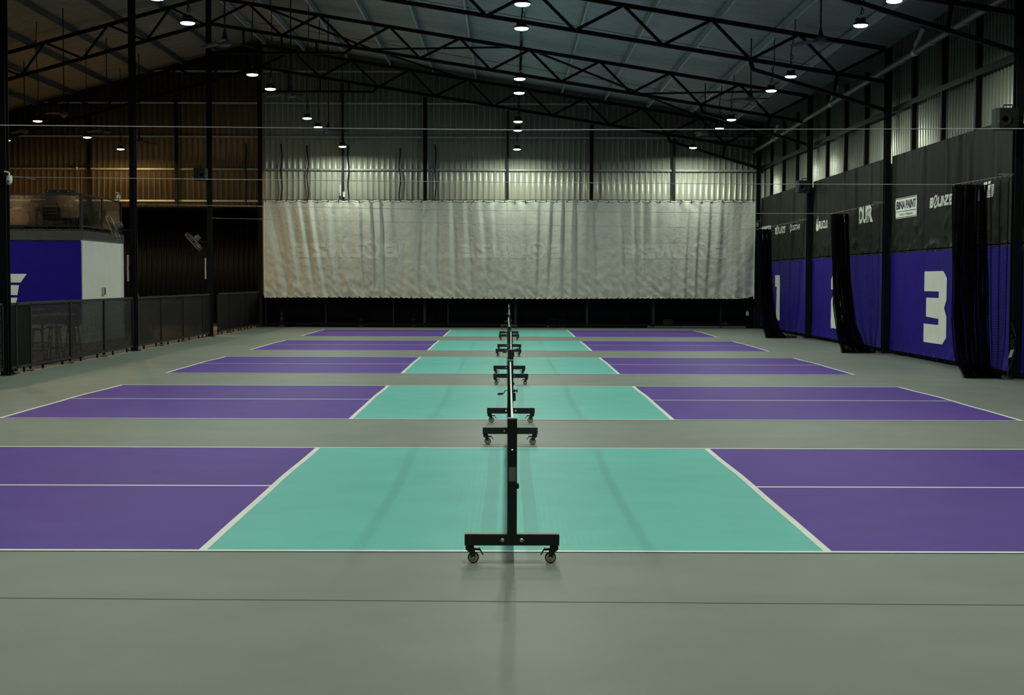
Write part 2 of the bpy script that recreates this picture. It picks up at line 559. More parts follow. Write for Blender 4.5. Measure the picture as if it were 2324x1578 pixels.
# right wall girt and posts
MB().box((XR - .12, (Y0 + YB) / 2, 6.14), (.07, YB - Y0, .13)).build('girt', MT['fence'], wr)
for i in range(len(FR) - 1):
    for q in (3.1, 5.5, 7.9):
        y = FR[i] + q
        MB().box((XR - .09, y, 3.75), (.1, .12, 7.5)).build('wall_post', MT['black'], wr)

# ------------------------------------------------------------------ columns and trusses
def column(x, y, ztop, label):
    t = thing('steel_column', label, 'column', (x, y, 0), 0, 'black steel columns of the hall')
    w, d, tf, tw = .145, .19, .014, .01
    poly = [(-w / 2, -d / 2), (w / 2, -d / 2), (w / 2, -d / 2 + tf), (tw / 2, -d / 2 + tf), (tw / 2, d / 2 - tf), (w / 2, d / 2 - tf),
            (w / 2, d / 2), (-w / 2, d / 2), (-w / 2, d / 2 - tf), (-tw / 2, d / 2 - tf), (-tw / 2, -d / 2 + tf), (-w / 2, -d / 2 + tf)]
    MB().prism(poly, (0, 0, ztop / 2 + .006), (1, 0, 0), (0, 1, 0), ztop - .012).build('shaft', MT['black'], t)
    MB().box((0, 0, .008), (.26, .34, .016)).build('base_plate', MT['black'], t)
    for i in (-1, 1):
        for j in (-1, 1):
            MB().lathe([(.012, .016), (.012, .04), (.006, .045)], 8, Matrix.Translation((i * .105, j * .14, 0))).build('anchor_bolt', MT['black'], t)
    return t
NTH = ['', 'nearest', 'second nearest', 'second farthest', 'farthest']
for i, y in enumerate(FR):
    if i == 0:
        lr, ll = 'black steel column on the right wall just out of view', 'black steel column on the left fence line just out of view'
    else:
        lr = 'black steel column on the right banner wall, %s in view' % NTH[i]
        ll = 'black steel column on the left fence line, %s in view' % NTH[i]
    column(COLX, y, zc(9.4), lr)
    column(-COLX, y, zc(RIDGE) - .02, ll)

TOPN = [9.43, 7.24, 5.04, 2.83, .61, -1.58, -3.80, -6.02, -8.24]
BOTN = [8.21, 6.02, 3.82, 1.61, -.61, -2.84, -4.98, -7.2]
LTOP = [-10.69, -12.66, -14.66, -16.65, -18.65, -20.65]
LBOT = [-9.62, -11.46, -13.46, -15.41, -17.4, -19.4, -21.4]
DEP = .83
def truss(y, label):
    t = thing('roof_truss', label, 'truss', (0, y, 0), 0, 'black steel roof trusses')
    m = MT['black']
    zb = lambda x: zc(x) - DEP
    MB().bar((9.4, 0, zc(9.4)), (RIDGE, 0, zc(RIDGE)), .1, .105).build('top_chord', m, t)
    MB().bar((RIDGE, 0, zc(RIDGE)), (XL, 0, zc(XL)), .1, .105).build('top_chord', m, t)
    MB().bar((9.4, 0, zb(9.4)), (RIDGE, 0, zb(RIDGE)), .1, .1).build('bottom_chord', m, t)
    MB().bar((RIDGE, 0, zb(RIDGE)), (XL, 0, zb(XL)), .1, .1).build('bottom_chord', m, t)
    seq = []
    for a, b in zip(TOPN, BOTN):
        seq += [(a, zc(a)), (b, zb(b))]
    seq += [(TOPN[-1], zc(TOPN[-1])), (RIDGE, zb(RIDGE))]
    for p, q in zip(seq[:-1], seq[1:]):
        MB().bar((p[0], 0, p[1]), (q[0], 0, q[1]), .07, .075).build('web_bar', m, t)
    seq = []
    for a, b in zip(LBOT, LTOP):
        seq += [(a, zb(a)), (b, zc(b))]
    for p, q in zip(seq[:-1], seq[1:]):
        MB().bar((p[0], 0, p[1]), (q[0], 0, q[1]), .06, .065).build('web_bar', m, t)
    # knee brace on the right column
    MB().bar((6.02, 0, zb(6.02)), (6.08, 0, 7.14), .09, .1).build('brace_drop', m, t)
    MB().bar((6.05, 0, 7.14), (9.4, 0, 6.13), .09, .09).build('knee_brace', m, t)
    MB().bar((8.21, 0, zb(8.21)), (8.13, 0, 6.52), .08, .08).build('brace_link', m, t)
    # haunch tie by the ridge column
    MB().bar((RIDGE, 0, 8.95), (-5.16, 0, 8.95), .08, .075).build('haunch_tie', m, t)
    MB().bar((-5.2, 0, 8.95), (-4.98, 0, zb(-4.98)), .08, .085).build('haunch_end', m, t)
    for x in (-8.4, -7.2, -6.1):
        MB().bar((x, 0, zb(x)), (x, 0, 8.95), .06, .07).build('haunch_link', m, t)
    return t
for i, y in enumerate(FR):
    if i == 0: continue
    truss(y, 'black steel lattice roof truss, %s in view' % NTH[i])
# zigzag roof bracing in the far bay, under the purlins
zb2 = lambda x: zc(x) + .02
for (xa, ya), (xb, yb), lb in (((-8.0, 46.6), (-4.9, 52.4), 'thin black roof brace nearest the ridge in the far roof bay'),
                               ((-4.9, 52.4), (.2, 46.6), 'thin black roof brace left of the middle lamp row'),
                               ((.6, 46.6), (4.65, 52.4), 'thin black roof brace right of the middle lamp row'),
                               ((4.65, 52.4), (8.6, 46.6), 'thin black roof brace ending by the right eave'),
                               ((4.65, 52.4), (7.3, 56.1), 'short black roof brace reaching the farthest truss on the right'),
                               ((-4.9, 52.4), (-1.9, 56.1), 'short black roof brace reaching the farthest truss left of centre')):
    tag(MB().bar((xa, ya, zb2(xa)), (xb, yb, zb2(xb)), .06, .06).build('roof_brace', MT['black']), lb, 'brace', 'roof braces')

# ------------------------------------------------------------------ lamps
def lamp_proto(warm):
    t = thing('high_bay_lamp', 'x', 'lamp', (0, 0, 0), 0, 'round high bay lamps')
    MB().lathe([(.05, .10), (.095, .09), (.10, .03), (.142, .022), (.15, .0), (.148, -.010), (.138, -.010), (.136, .004)], 24).build('housing', MT['blackmatt'], t, True)
    fins = MB()
    for k in range(16):
        a = 2 * PI * k / 16
        fins.bar((.05 * math.cos(a), .05 * math.sin(a), .12), (.095 * math.cos(a), .095 * math.sin(a), .10), .006, .04)
    fins.build('heat_sink', MT['blackmatt'], t)
    MB().lathe([(.137, -.004), (.135, -.018), (.12, -.034), (.08, -.045), (.04, -.050), (.004, -.052)], 24).build('lens', MT['warmlens' if warm else 'lens'], t, True)
    MB().tube([(.02 * math.cos(a), 0, .185 + .02 * math.sin(a)) for a in [2 * PI * k / 10 for k in range(10)]], .005, 5, True).build('hook', MT['chrome'], t)
    ld = bpy.data.lights.new('lamp_light', 'AREA')
    ld.shape = 'DISK'
    ld.size = .24
    ld.energy = WARM_POWER if warm else LAMP_POWER
    ld.color = WARM_COLOR if warm else LAMP_COLOR
    ld.spread = math.radians(171)
    lo = bpy.data.objects.new('lamp_light', ld)
    C.objects.link(lo)
    lo.parent = t
    lo.location = (0, 0, -.058)
    return t
LCOUNT = {False: None, True: None}
def lamp(x, y, z, label, warm=False, xtop=None):
    if LCOUNT[warm] is None:
        LCOUNT[warm] = lamp_proto(warm)
        t = LCOUNT[warm]
    else:
        t = copy_tree(LCOUNT[warm])
        for ch in list(t.children):
            if ch.name.startswith('cord'):
                bpy.data.objects.remove(ch)
    t.location = (x, y, z)
    t['label'] = label
    xt = x if xtop is None else xtop
    zt = (zroof(xt) - .003 if warm else zc(xt) + .08) - z
    ph = random.random() * 6
    pts = []
    for k in range(15):
        s = k / 14
        env = math.sin(PI * s)
        pts.append(((xt - x) * s + .035 * env * math.sin(5 * s + ph), .03 * env * math.cos(4 * s + ph), .2 + (zt - .2) * s))
    MB().tube(pts, .013, 6).build('cord', MT['blackmatt'], t)
    # coiled spare lead near the lamp
    MB().tube([(.03 + .025 * math.sin(k * .9), .02 * math.cos(k * 1.1), .2 + .03 * k) for k in range(14)], .008, 5).build('spare_lead', MT['blackmatt'], t)
    return t
LY = [26.06, 28.55, 35.67, 38.34, 45.25, 47.85, 54.8]
def lamp_y(k, row): return LY[k]
for row, (x0, zz, xt, nm) in enumerate(((-6.23, 6.77, -6.17, 'left'), (.23, 6.69, .35, 'middle'), (6.78, 6.77, 6.86, 'right'))):
    for k, y in enumerate(LY):
        x = x0 + (.003 * (y - 40) * (1 if row else .4))
        near = ORD[k]
        lamp(x, y, zz, 'bright round lamp over the courts, %s from the camera in the %s row' % (near, nm), False, xt)
for y, wh in ((7.1, 'just before the nearest court'), (9.6, 'at the near edge of the nearest court'), (16.6, 'at the far edge of the nearest court'), (19.1, 'at the near edge of the second court')):
    for x, zz, nm in ((-6.17, 6.77, 'left'), (.35, 6.69, 'middle'), (6.86, 6.77, 'right')):
        lamp(x, y, zz, 'round lamp out of view %s, %s row' % (wh, nm), False)
for x, y, lb in ((-14.4, 45.0, 'warm lamp nearest the camera above the lounge'), (-14.35, 50.1, 'warm lamp above the lounge, middle of the three in line'),
                 (-17.5, 51.3, 'warm lamp farthest left above the lounge'), (-14.4, 54.6, 'warm lamp above the lounge nearest the back wall')):
    lamp(x, y, 6.63, lb, True)

for x, wh in ((-13.9, 'right of the kiosk banner'), (-16.6, 'left of the kiosk banner')):  # unseen lamps added to brighten the kiosk front
    lamp(x, 37.2, 6.63, 'added round lamp out of view, lighting the kiosk front, %s' % wh, False, -13.78 if x > -15 else -16.59)

# ------------------------------------------------------------------ ceiling fans
def fan_proto():
    t = thing('ceiling_fan', 'x', 'fan', (0, 0, 0), 0, 'dark ceiling fans')
    MB().lathe([(.03, .12), (.06, .1), (.12, .06), (.135, .02), (.13, -.02), (.08, -.05), (.02, -.06)], 20).build('motor', MT['fanbody'], t, True)
    MB().lathe([(.018, .3), (.035, .22), (.06, .12)], 14).build('down_cone', MT['blackmatt'], t, True)
    for k in range(3):
        a = 2 * PI * k / 3 + .5
        P = np.zeros((9, 3, 3))
        for i in range(9):
            r = .12 + .52 * i / 8
            w = .055 + .03 * math.sin(PI * min(1, i / 7))
            for j in (-1, 0, 1):
                P[i, j + 1] = (r * math.cos(a) - j * w * math.sin(a), r * math.sin(a) + j * w * math.cos(a), .02 + .022 * j - .05 * (i / 8) ** 2)
        solidify(link('blade', surface('blade', P, MT['blade']), t), .006)
    return t
fproto = None
FANS = [(6.34, 30.28, 'dark ceiling fan nearest the camera over the right side'), (6.52, 40.0, 'dark ceiling fan over the right side, middle one'),
        (6.5, 49.1, 'dark ceiling fan over the right side, farthest one'), (-5.97, 30.84, 'dark ceiling fan nearest the camera left of centre'),
        (-5.87, 39.5, 'dark ceiling fan left of centre, middle one'), (-5.99, 48.67, 'dark ceiling fan left of centre, farthest one'),
        (-13.3, 52.97, 'dark ceiling fan over the lounge nearest the back wall'), (-13.43, 49.2, 'dark ceiling fan over the lounge, second from the back wall'),
        (-13.33, 44.12, 'dark ceiling fan over the lounge, third from the back wall'), (-16.2, 49.3, 'dark ceiling fan over the lounge, farther left than the others'),
        (-13.5, 39.6, 'dark ceiling fan at the left picture edge over the lounge')]
for k, (x, y, lb) in enumerate(FANS):
    if fproto is None:
        fproto = fan_proto(); t = fproto
    else:
        t = copy_tree(fproto)
        for ch in list(t.children):
            if ch.name.startswith('rod'):
                bpy.data.objects.remove(ch)
    t.location = (x, y, 6.72)
    t.rotation_euler = (0, 0, k * .7)
    t['label'] = lb
    MB().tube([(0, 0, .25), (0, 0, zc(x) + .25 - 6.72)], .017, 8).build('rod', MT['blackmatt'], t)

# ------------------------------------------------------------------ cables across the hall
for y, pts, lb in ((18.1, [(-9.4, 3.72), (0, 3.665), (9.4, 3.72)], 'steel cable across the hall, nearest and highest in the picture'),
                   (27.6, [(-9.41, 3.72), (-1.3, 3.66), (4.5, 3.635), (8.31, 3.64), (9.41, 3.83)], 'steel cable across the hall carrying the nearest black net'),
                   (37.1, [(-9.41, 3.70), (0, 3.57), (6.23, 3.52), (8.12, 3.52), (9.41, 3.81)], 'steel cable across the hall carrying the middle black net'),
                   (46.6, [(-9.41, 3.75), (0, 3.58), (7.87, 3.46), (9.41, 3.76)], 'steel cable across the hall carrying the farthest black net')):
    t = thing('steel_cable', lb, 'cable', (0, y, 0), 0, 'steel cables across the hall')
    MB().tube([(a, 0, b) for a, b in pts], .0055, 6).build('strand', MT['cable'], t)
    if y == 27.6:
        MB().tube([(-9.1, 0, 3.715), (-9.0, -.01, 3.69), (-8.9, -.01, 3.68)], .006, 5).build('loose_end', MT['cable'], t)
    for s in (0, -1):
        a, b = pts[s]
        sg = -1 if s == 0 else 1
        MB().tube([(a - sg * .25, 0, b), (a - sg * .05, 0, b)], .011, 6).build('turnbuckle', MT['chromed'], t)
        MB().tube([(a + .02 * math.cos(k * PI / 5), 0, b + .02 * math.sin(k * PI / 5)) for k in range(10)], .005, 5, True).build('eye_bolt', MT['chrome'], t)

# ------------------------------------------------------------------ divider nets bunched by the right columns
def lerp_tab(tab, t):
    for (a, p), (b, q) in zip(tab[:-1], tab[1:]):
        if t <= b:
            return p + (q - p) * (t - a) / (b - a)
    return tab[-1][1]
def divider(y, ztop, zend, L, Rr, E, label, seed):
    """L, Rr, E: tables of x against height fraction (0 floor, 1 top)"""
    rnd = random.Random(seed)
    t = thing('divider_net', label, 'net', (0, y, 0), 0, 'black divider nets')
    nz, nu = 84, 110
    for sh, (nf, p0, am) in enumerate(((7, .0, 1.0), (9.5, 1.3, .8), (12, 2.6, .55))):
        P = np.zeros((nu + 1, nz + 1, 3))
        ph = [rnd.uniform(-.5, .5) for _ in range(nu + 1)]
        for i in range(nu + 1):
            u = i / nu
            for j in range(nz + 1):
                h = j / nz
                xa, xb = lerp_tab(L, h), lerp_tab(Rr, h)
                amp = (.09 + .05 * (1 - h)) * am
                x = xa + (xb - xa) * u + .003 * math.sin(2 * PI * 11 * u + 2 * h)
                yy = amp * math.sin(2 * PI * nf * u + p0 + ph[i] * .6 + 1.5 * (1 - h)) + .03 * math.sin(9 * h + u * 20)
                z = .012 + h * (ztop - .012) - .02 * math.sin(PI * h) * math.cos(u * 60)
                P[i, j] = (x, yy, z)
        link('bunched_net', wire_mesh('bunched_net', *grid_edges(P), .0044, MT['netcord']), t)
    # the pile on the floor
    nt = 60
    Q = np.zeros((nt + 1, 14, 3))
    xa, xb = L[0][1], E[0][1]
    for i in range(nt + 1):
        for j in range(14):
            a = 2 * PI * j / 13
            rr = .06 + .03 * math.sin(i * .9) + .02 * math.sin(i * 2.3)
            Q[i, j] = (xa - .03 + (xb - xa + .06) * i / nt, .16 * math.cos(a) * (.8 + .3 * math.sin(i * 1.7)), max(.006, .035 + rr * math.sin(a) * (1.0 - .5 * i / nt)))
    link('floor_pile', wire_mesh('floor_pile', *grid_edges(Q), .0028, MT['netcord']), t)
    # the stretched part up to the column, hung in scallops
    ns = 26
    S = np.zeros((ns + 1, nz + 1, 3))
    for i in range(ns + 1):
        u = i / ns
        sc = abs(math.sin(PI * u * 3)) ** .7
        for j in range(nz + 1):
            h = j / nz
            xa, xb = lerp_tab(Rr, h) - .05, lerp_tab(E, h)
            zt = ztop + (zend - ztop) * u - .10 * sc * h
            S[i, j] = (xa + (xb - xa) * u, .05 * math.sin(2 * PI * 3 * u + h), .02 + h * (zt - .02) - .05 * math.sin(PI * u * 3) ** 2 * (1 - h) * 0)
            S[i, j, 2] -= .035 * math.sin(2 * PI * 3 * u) ** 2 * h
    link('stretched_net', wire_mesh('stretched_net', *grid_edges(S), .0034, MT['netcord']), t)
    for k in range(16):
        x = L[-1][1] + (E[-1][1] - L[-1][1]) * (k / 15) ** 1.4
        zz = ztop + (zend - ztop) * max(0, (x - L[-1][1]) / (E[-1][1] - L[-1][1]))
        MB().tube([(x, .018 * math.cos(a), zz - .004 + .018 * math.sin(a)) for a in [2 * PI * q / 8 for q in range(8)]], .004, 4, True).build('hook_ring', MT['chrome'], t)
    return t
divider(27.6, 3.63, 3.81, [(0, 8.60), (.1, 8.42), (.3, 8.34), (1, 8.31)], [(0, 9.25), (.06, 9.05), (.3, 8.97), (1, 8.92)], [(0, 9.26), (.2, 9.34), (1, 9.37)],
        'black divider net bunched on its cable, nearest the camera', 1)
divider(37.1, 3.51, 3.80, [(0, 8.45), (.12, 8.33), (.35, 8.2), (1, 8.12)], [(0, 9.2), (.06, 8.97), (.2, 8.77), (.5, 8.6), (1, 8.53)], [(0, 9.26), (.2, 9.34), (1, 9.37)],
        'black divider net bunched on its cable, middle one of three', 2)
divider(46.6, 3.45, 3.75, [(0, 8.19), (.12, 8.06), (.4, 7.95), (1, 7.88)], [(0, 8.85), (.06, 8.62), (.25, 8.42), (.5, 8.33), (1, 8.28)], [(0, 9.12), (.5, 9.3), (1, 9.37)],
        'black divider net bunched on its cable, farthest from the camera', 3)

# ------------------------------------------------------------------ pickleball nets on casters
def caster(t, x, y, sgn):
    c = MB()
    c.lathe([(.02, .118), (.028, .110), (.028, .102), (.012, .098)], 12, Matrix.Translation((x, y, 0)))
    k = -sgn
    for yy in (-.016, .016):
        c.prism([(-.028, .106), (.024, .106), (.034, .075), (.036, .034), (.024, .024), (.012, .036), (-.004, .072), (-.026, .088)], (x, y + yy, 0), (k, 0, 0), (0, 0, 1), .004)
    f = c.build('caster', MT['netpost'], t)
    wx = x + k * .023
    Mx = Matrix.Translation((wx, y, .0365)) @ Matrix.Rotation(PI / 2, 4, 'X')
    MB().lathe([(.028, -.012), (.0365, -.010), (.0365, .010), (.028, .012)], 20, Mx).build('tyre', MT['rubber'], f, True)
    MB().lathe([(.006, -.0135), (.029, -.0130), (.029, .0130), (.006, .0135)], 20, Mx).build('wheel', MT['wheel'], f, True)
    MB().lathe([(.008, -.024), (.008, .024)], 10, Mx).build('axle', MT['chrome'], f)
    MB().bar((wx + k * .005, y, .092), (wx + k * .04, y, .088), .03, .014).bar((wx + k * .036, y, .098), (wx + k * .062, y, .054), .034, .006).build('brake_pedal', MT['netpost'], f)

def make_net():
    t = thing('pickleball_net', 'x', 'net', (0, 0, 0), 0, 'rolling pickleball nets')
    y0, y1 = 0.0, 6.82
    for y, far in ((y0, False), (y1, True)):
        b = MB().box((0, y, .153), (.61, .06, .07)).build('base', MT['netpost'], t)
        MB().box((0, y, .1895), (.602, .05, .003)).build('base_cap', MT['tag'], b)
        for s in (-1, 1):
            MB().lathe([(.0125, 0), (.0125, .006), (.008, .011), (.002, .013)], 12, Matrix.Translation((s * .062, y - .03, .153)) @ Matrix.Rotation(PI / 2, 4, 'X')).build('bolt', MT['chrome'], b, True)
            caster(t, s * .272, y, s)
        p = MB().box((0, y, .56), (.062, .062, .748)).build('post', MT['netpost'], t)
        MB().box((0, y, .9365), (.066, .066, .007)).build('post_cap', MT['tag'], p)
        MB().lathe([(.007, 0), (.007, .004), (.003, .007)], 10, Matrix.Translation((0, y - .031, .735)) @ Matrix.Rotation(PI / 2, 4, 'X')).build('bolt', MT['chrome'], p)
        if not far:
            MB().box((.001, y - .0315, .58), (.046, .002, .092)).build('rating_plate', MT['tag'], p)
            MB().lathe([(.018, 0), (.02, .01), (.012, .014)], 12, Matrix.Translation((.031, y, .5)) @ Matrix.Rotation(PI / 2, 4, 'Y')).build('tension_knob', MT['netpost'], p)
        else:
            MB().lathe([(.022, 0), (.022, .02), (.01, .022), (.01, .035), (.024, .038), (.024, .05)], 12, Matrix.Translation((.031, y, .6)) @ Matrix.Rotation(PI / 2, 4, 'Y')).build('tension_knob', MT['netpost'], p)
            MB().box((.045, y, .53), (.03, .05, .09)).build('ratchet_box', MT['netpost'], p)
            cr = MB().tube([(-.03, y, .6), (-.055, y, .6), (-.075, y, .57), (-.085, y, .565)], .007, 6).build('crank', MT['chrome'], p)
    MB().tube([(-.08, y1, .565), (-.14, y1, .56)], .012, 8).build('crank_handle', MT['rubber'], t)
    MB().box((0, (y0 + y1) / 2, .153), (.04, y1 - y0 - .06, .05)).build('crossbar', MT['netpost'], t)
    # netting: sags a little in the middle
    ya, yb = .05, y1 - .05
    nu, nv = 150, 16
    sag = lambda u: -.035 * math.sin(PI * u)
    P = np.zeros((nu + 1, nv + 1, 3))
    for i in range(nu + 1):
        u = i / nu
        for j in range(nv + 1):
            P[i, j] = (.004 * math.sin(u * 17 + j * .4), ya + (yb - ya) * u, 0.20 + (.67 + sag(u)) * j / nv)
    link('netting', wire_mesh('netting', *grid_edges(P), .0022, MT['netcord']), t)
    tp = MB()
    n = 30
    for i in range(n):
        u0, u1 = i / n, (i + 1) / n
        tp.bar((0, ya + (yb - ya) * u0, .895 + sag(u0)), (0, ya + (yb - ya) * u1, .895 + sag(u1)), .014, .055)
    tp.build('headband', MT['tape'], t)
    MB().bar((0, ya, .2), (0, yb, .2), .01, .03).build('bottom_band', MT['netcord'], t)
    for s in (ya, yb):
        MB().bar((0, s, .2), (0, s, .88), .01, .03, (0, 1, 0)).build('side_band', MT['netcord'], t)
    return t
pn = make_net()
NETL = ['rolling pickleball net on the nearest court', 'rolling pickleball net on the second court from the camera', 'rolling pickleball net on the middle court of five',
        'rolling pickleball net on the second farthest court', 'rolling pickleball net on the farthest court by the backdrop']
for k, y0 in enumerate(COURT_Y):
    t = pn if k == 0 else copy_tree(pn)
    t.location = ((-.025, -.012, -.02, -.012, -.015)[k], y0 - .36 + (.0, .0, -.05, 0, .05)[k], 0)
    t.rotation_euler = (0, 0, (.0, -.002, .002, .0, -.001)[k])
    t['label'] = NETL[k]

# ------------------------------------------------------------------ the hanging backdrop
BX0, BX1, BZ0, BZ1, BY = -9.29, 9.32, 1.12, 4.80, 55.78
PINCH = [-6.25, -.05, 6.3]
SEAM = [-3.2, 3.05]
def saw(p):
    q = p - math.floor(p)
    k = .72
    q = q / k if q < k else (1 - q) / (1 - k)
    return q * q * (3 - 2 * q) * .6 + q * .4
def cloth_y(x, z):
    h = (z - BZ0) / (BZ1 - BZ0)
    g = 1 - h
    lean = x - .95 * g * math.exp(-(x - BX0) / 2.4) + .25 * g * math.exp(-(BX1 - x) / 1.5) + .10 * g * math.sin(x * 1.1)
    ph = lean * 1.75 + 1.1 * noise.noise((lean * .55, 0, 4.2)) + .25 * noise.noise((lean, h * 1.2, 9))
    vary = .25 + .95 * max(0, .5 + noise.noise((lean * .8, h * .5, 2.2)))
    prof_ = .30 + .70 * math.sin(PI * min(1, max(0, h * .82 + .12)))
    y = -.105 * vary * saw(ph) * prof_
    y += .07 * noise.noise((lean * .9, h * .5, 1.3)) + .03 * noise.noise((lean * 4.2, h * .8, 7.1)) * prof_
    for p in PINCH:
        d = x - p
        y += .05 * math.exp(-g * 4.5) * math.sin(min(6, abs(d) / (.12 + .8 * g)) * 1.7 + (.5 if d > 0 else 0)) * math.exp(-abs(d) * 1.6)
        y -= .025 * math.exp(-((d + .03 * noise.noise((0, z * 3, p))) / .05) ** 2)
    for p in SEAM:
        y -= .05 * math.exp(-((x - p + .05 * noise.noise((0, z * 2, p))) / .05) ** 2) * (.5 + .8 * noise.noise((0, z * 3, p)))
    # gathers above the bottom hem
    y += .04 * math.exp(-h * 10) * abs(math.sin(x * PI / .39)) + .05 * math.exp(-h * 6) * noise.noise((x * 5 + z * 3, z * 3, 3))
    y += .02 * noise.noise((x * 5, z * 4, 11)) * g + .006 * noise.noise((x * 14, z * 12, 5))
    # drag at the right end
    y += .05 * math.exp(-abs(x - BX1) * 1.6) * math.sin(x * 5 - h * 5)
    return y
def hem_z(x):
    return BZ0 + .012 * math.cos(x * 2 * PI / .39 * 2) + .10 * max(0, (x - 8.6) / .7) ** 2 - .015 * math.cos(x * .5)
def top_z(x):
    return BZ1 + .02 * math.cos(x * 2 * PI / .5) - .0 + (.05 * (x - BX0) / (BX1 - BX0)) - .06 * (1 - (x - BX0) / (BX1 - BX0)) * 0
def cloth_pt(x, z, off=0.0):
    return (x, BY + cloth_y(x, z) + off, z)
bd = thing('backdrop_banner', 'long grey tarpaulin backdrop hung across the back wall', 'banner', (0, 0, 0))
nx, nz = 720, 110
P = np.zeros((nx + 1, nz + 1, 3))
for i in range(nx + 1):
    x = BX0 + (BX1 - BX0) * i / nx
    za, zb_ = hem_z(x), top_z(x)
    for j in range(nz + 1):
        z = za + (zb_ - za) * j / nz
        P[i, j] = cloth_pt(x, z)
CLOTH = P
def cloth_on(x, z, off):
    """point on the built cloth surface (interpolated between its own rows and columns)"""
    a = min(nx - 1e-6, max(0, (x - BX0) / (BX1 - BX0) * nx))
    i0 = int(a); fa = a - i0
    ys = []
    for i in (i0, i0 + 1):
        za, zb_ = CLOTH[i, 0, 2], CLOTH[i, nz, 2]
        b = min(nz - 1e-6, max(0, (z - za) / (zb_ - za) * nz))
        j0 = int(b); fb = b - j0
        ys.append(CLOTH[i, j0, 1] * (1 - fb) + CLOTH[i, j0 + 1, 1] * fb)
    return (x, ys[0] * (1 - fa) + ys[1] * fa + off, z)
link('cloth', surface('cloth', P, MT['cloth']), bd)
def strip(name, m, off, zf, w):
    Q = np.zeros((nx // 2 + 1, 2, 3))
    for i in range(nx // 2 + 1):
        x = BX0 + (BX1 - BX0) * i / (nx // 2)
        for j in (0, 1):
            z = zf(x) + j * w
            Q[i, j] = cloth_pt(x, z, off)
    return link(name, surface(name, Q, MT[m]), bd)
strip('bottom_hem', 'hem', -.012, hem_z, .045)
strip('top_hem', 'hem', -.012, lambda x: top_z(x) - .04, .04)
eye = MB().lathe([(.016, -.006), (.022, 0), (.016, .006), (.012, 0)], 8, Matrix.Rotation(PI / 2, 4, 'X')).mesh('eyelet', MT['blackmatt'])
for k in range(48):
    x = BX0 + .06 + k * (BX1 - BX0 - .12) / 47
    for z in (hem_z(x) + .02, top_z(x) - .02):
        link('eyelet', eye, bd, Vector(cloth_pt(x, z, -.025)))
for p in (BX0, BX1):
    pts = [cloth_pt(p, BZ0 + (top_z(p) - BZ0) * k / 20, -.0) for k in range(21)]
    MB().tube(pts, .018, 6).build('edge_rope', MT['hem'], bd)
TAG = text_tris('THE PICKLEBALL ARENA', 0.0, 0, 1.35)
for xa, xb in ((-8.21, -4.2), (-1.94, 2.08), (4.22, 8.31)):
    wdt = xb - xa
    lettering('printed_logo', LOGO, lambda a, b, xb=xb: cloth_on(xb - a, 2.65 + b, -.005), MT['ghost'], bd, (wdt, .54), .0258)['label'] = 'mirrored pale BOUNZE wordmark showing through the cloth'
    lettering('printed_tagline', [TAG], lambda a, b, xb=xb: cloth_on(xb - .33 - a, 2.26 + b, -.005), MT['ghost'], bd, (wdt - .62, .115), .0258)['label'] = 'mirrored pale line THE PICKLEBALL ARENA'
MB().tube([(-9.47, 55.965, 4.84), (BX0, BY + .02, 4.83), (BX1, BY + .02, 4.88), (9.47, 55.965, 4.89)], .012, 6).build('hanging_rope', MT['blackmatt'], bd)

# ------------------------------------------------------------------ banners on the right wall
WX = 9.60
def vinyl_x(y, z, z0, z1, seed, amp):
    h = (z - z0) / (z1 - z0)
    n1 = noise.noise((y * 1.4 + seed * 5, h * .4, seed))
    n2 = noise.noise((y * 3.5, h * .7, seed + 4))
    d = amp * (.08 * n1 + .03 * n2)
    d += amp * .045 * math.exp(-h * 4) * noise.noise((y * 3.0, z * 4, seed + 9)) * 2.2
    d += amp * .015 * math.exp(-(1 - h) * 9) * math.sin(y * 2 * PI / .45)
    return -abs(d) * .6 + d * .4
def wall_banner(ya, yb, z0, z1, m, label, seed, amp):
    t = thing('wall_banner', label, 'banner', (WX, 0, 0), 0, 'vinyl banners along the right wall')
    n, k = int((yb - ya) / .05), int((z1 - z0) / .05)
    P = np.zeros((n + 1, k + 1, 3))
    for i in range(n + 1):
        y = ya + (yb - ya) * i / n
        for j in range(k + 1):
            z = z0 + (z1 - z0) * j / k
            P[i, j] = (vinyl_x(y, z, z0, z1, seed, amp), y, z)
    link('cloth', surface('cloth', P, MT[m]), t)
    MB().tube([(0, ya, z1), (0, yb, z1)], .013, 6).build('top_cord', MT['blackmatt'], t)
    nn = int((yb - ya) / .75)
    for q in range(nn + 1):
        y = ya + .04 + (yb - ya - .08) * q / nn
        for z in (z0 + .03, z1 - .03):
            link('eyelet', eye2, t, (vinyl_x(y, z, z0, z1, seed, amp) - .006, y, z))
    t['fn'] = seed
    return t, (lambda y, z, off=.008: (vinyl_x(y, z, z0, z1, seed, amp) - off, y, z))
eye2 = MB().lathe([(.012, -.004), (.018, 0), (.012, .004), (.008, 0)], 8, Matrix.Rotation(PI / 2, 4, 'Y')).mesh('eyelet', MT['tag'])
BAY = ['nearest the camera at the picture edge', 'in the bay with the number 3', 'in the bay with the half hidden number 2', 'in the bay with the number 1 by the backdrop']
bann = {}
for i in range(4):
    ya, yb = FR[i] + .12, FR[i + 1] - .12
    if i == 0: ya = 22.5
    zt = 4.94 if i else 4.9
    bann[('d', i)] = wall_banner(ya, yb, 2.57, zt, 'charcoal', 'charcoal upper vinyl banner ' + BAY[i], 10 + i, 1.0)
    bann[('b', i)] = wall_banner(ya, yb, .1, 2.53, 'blue', 'blue lower vinyl banner ' + BAY[i], 20 + i, .5)
for i in range(4):
    for k in ('d', 'b'):
        o = bann[(k, i)][0]
        if 'fn' in o: del o['fn']
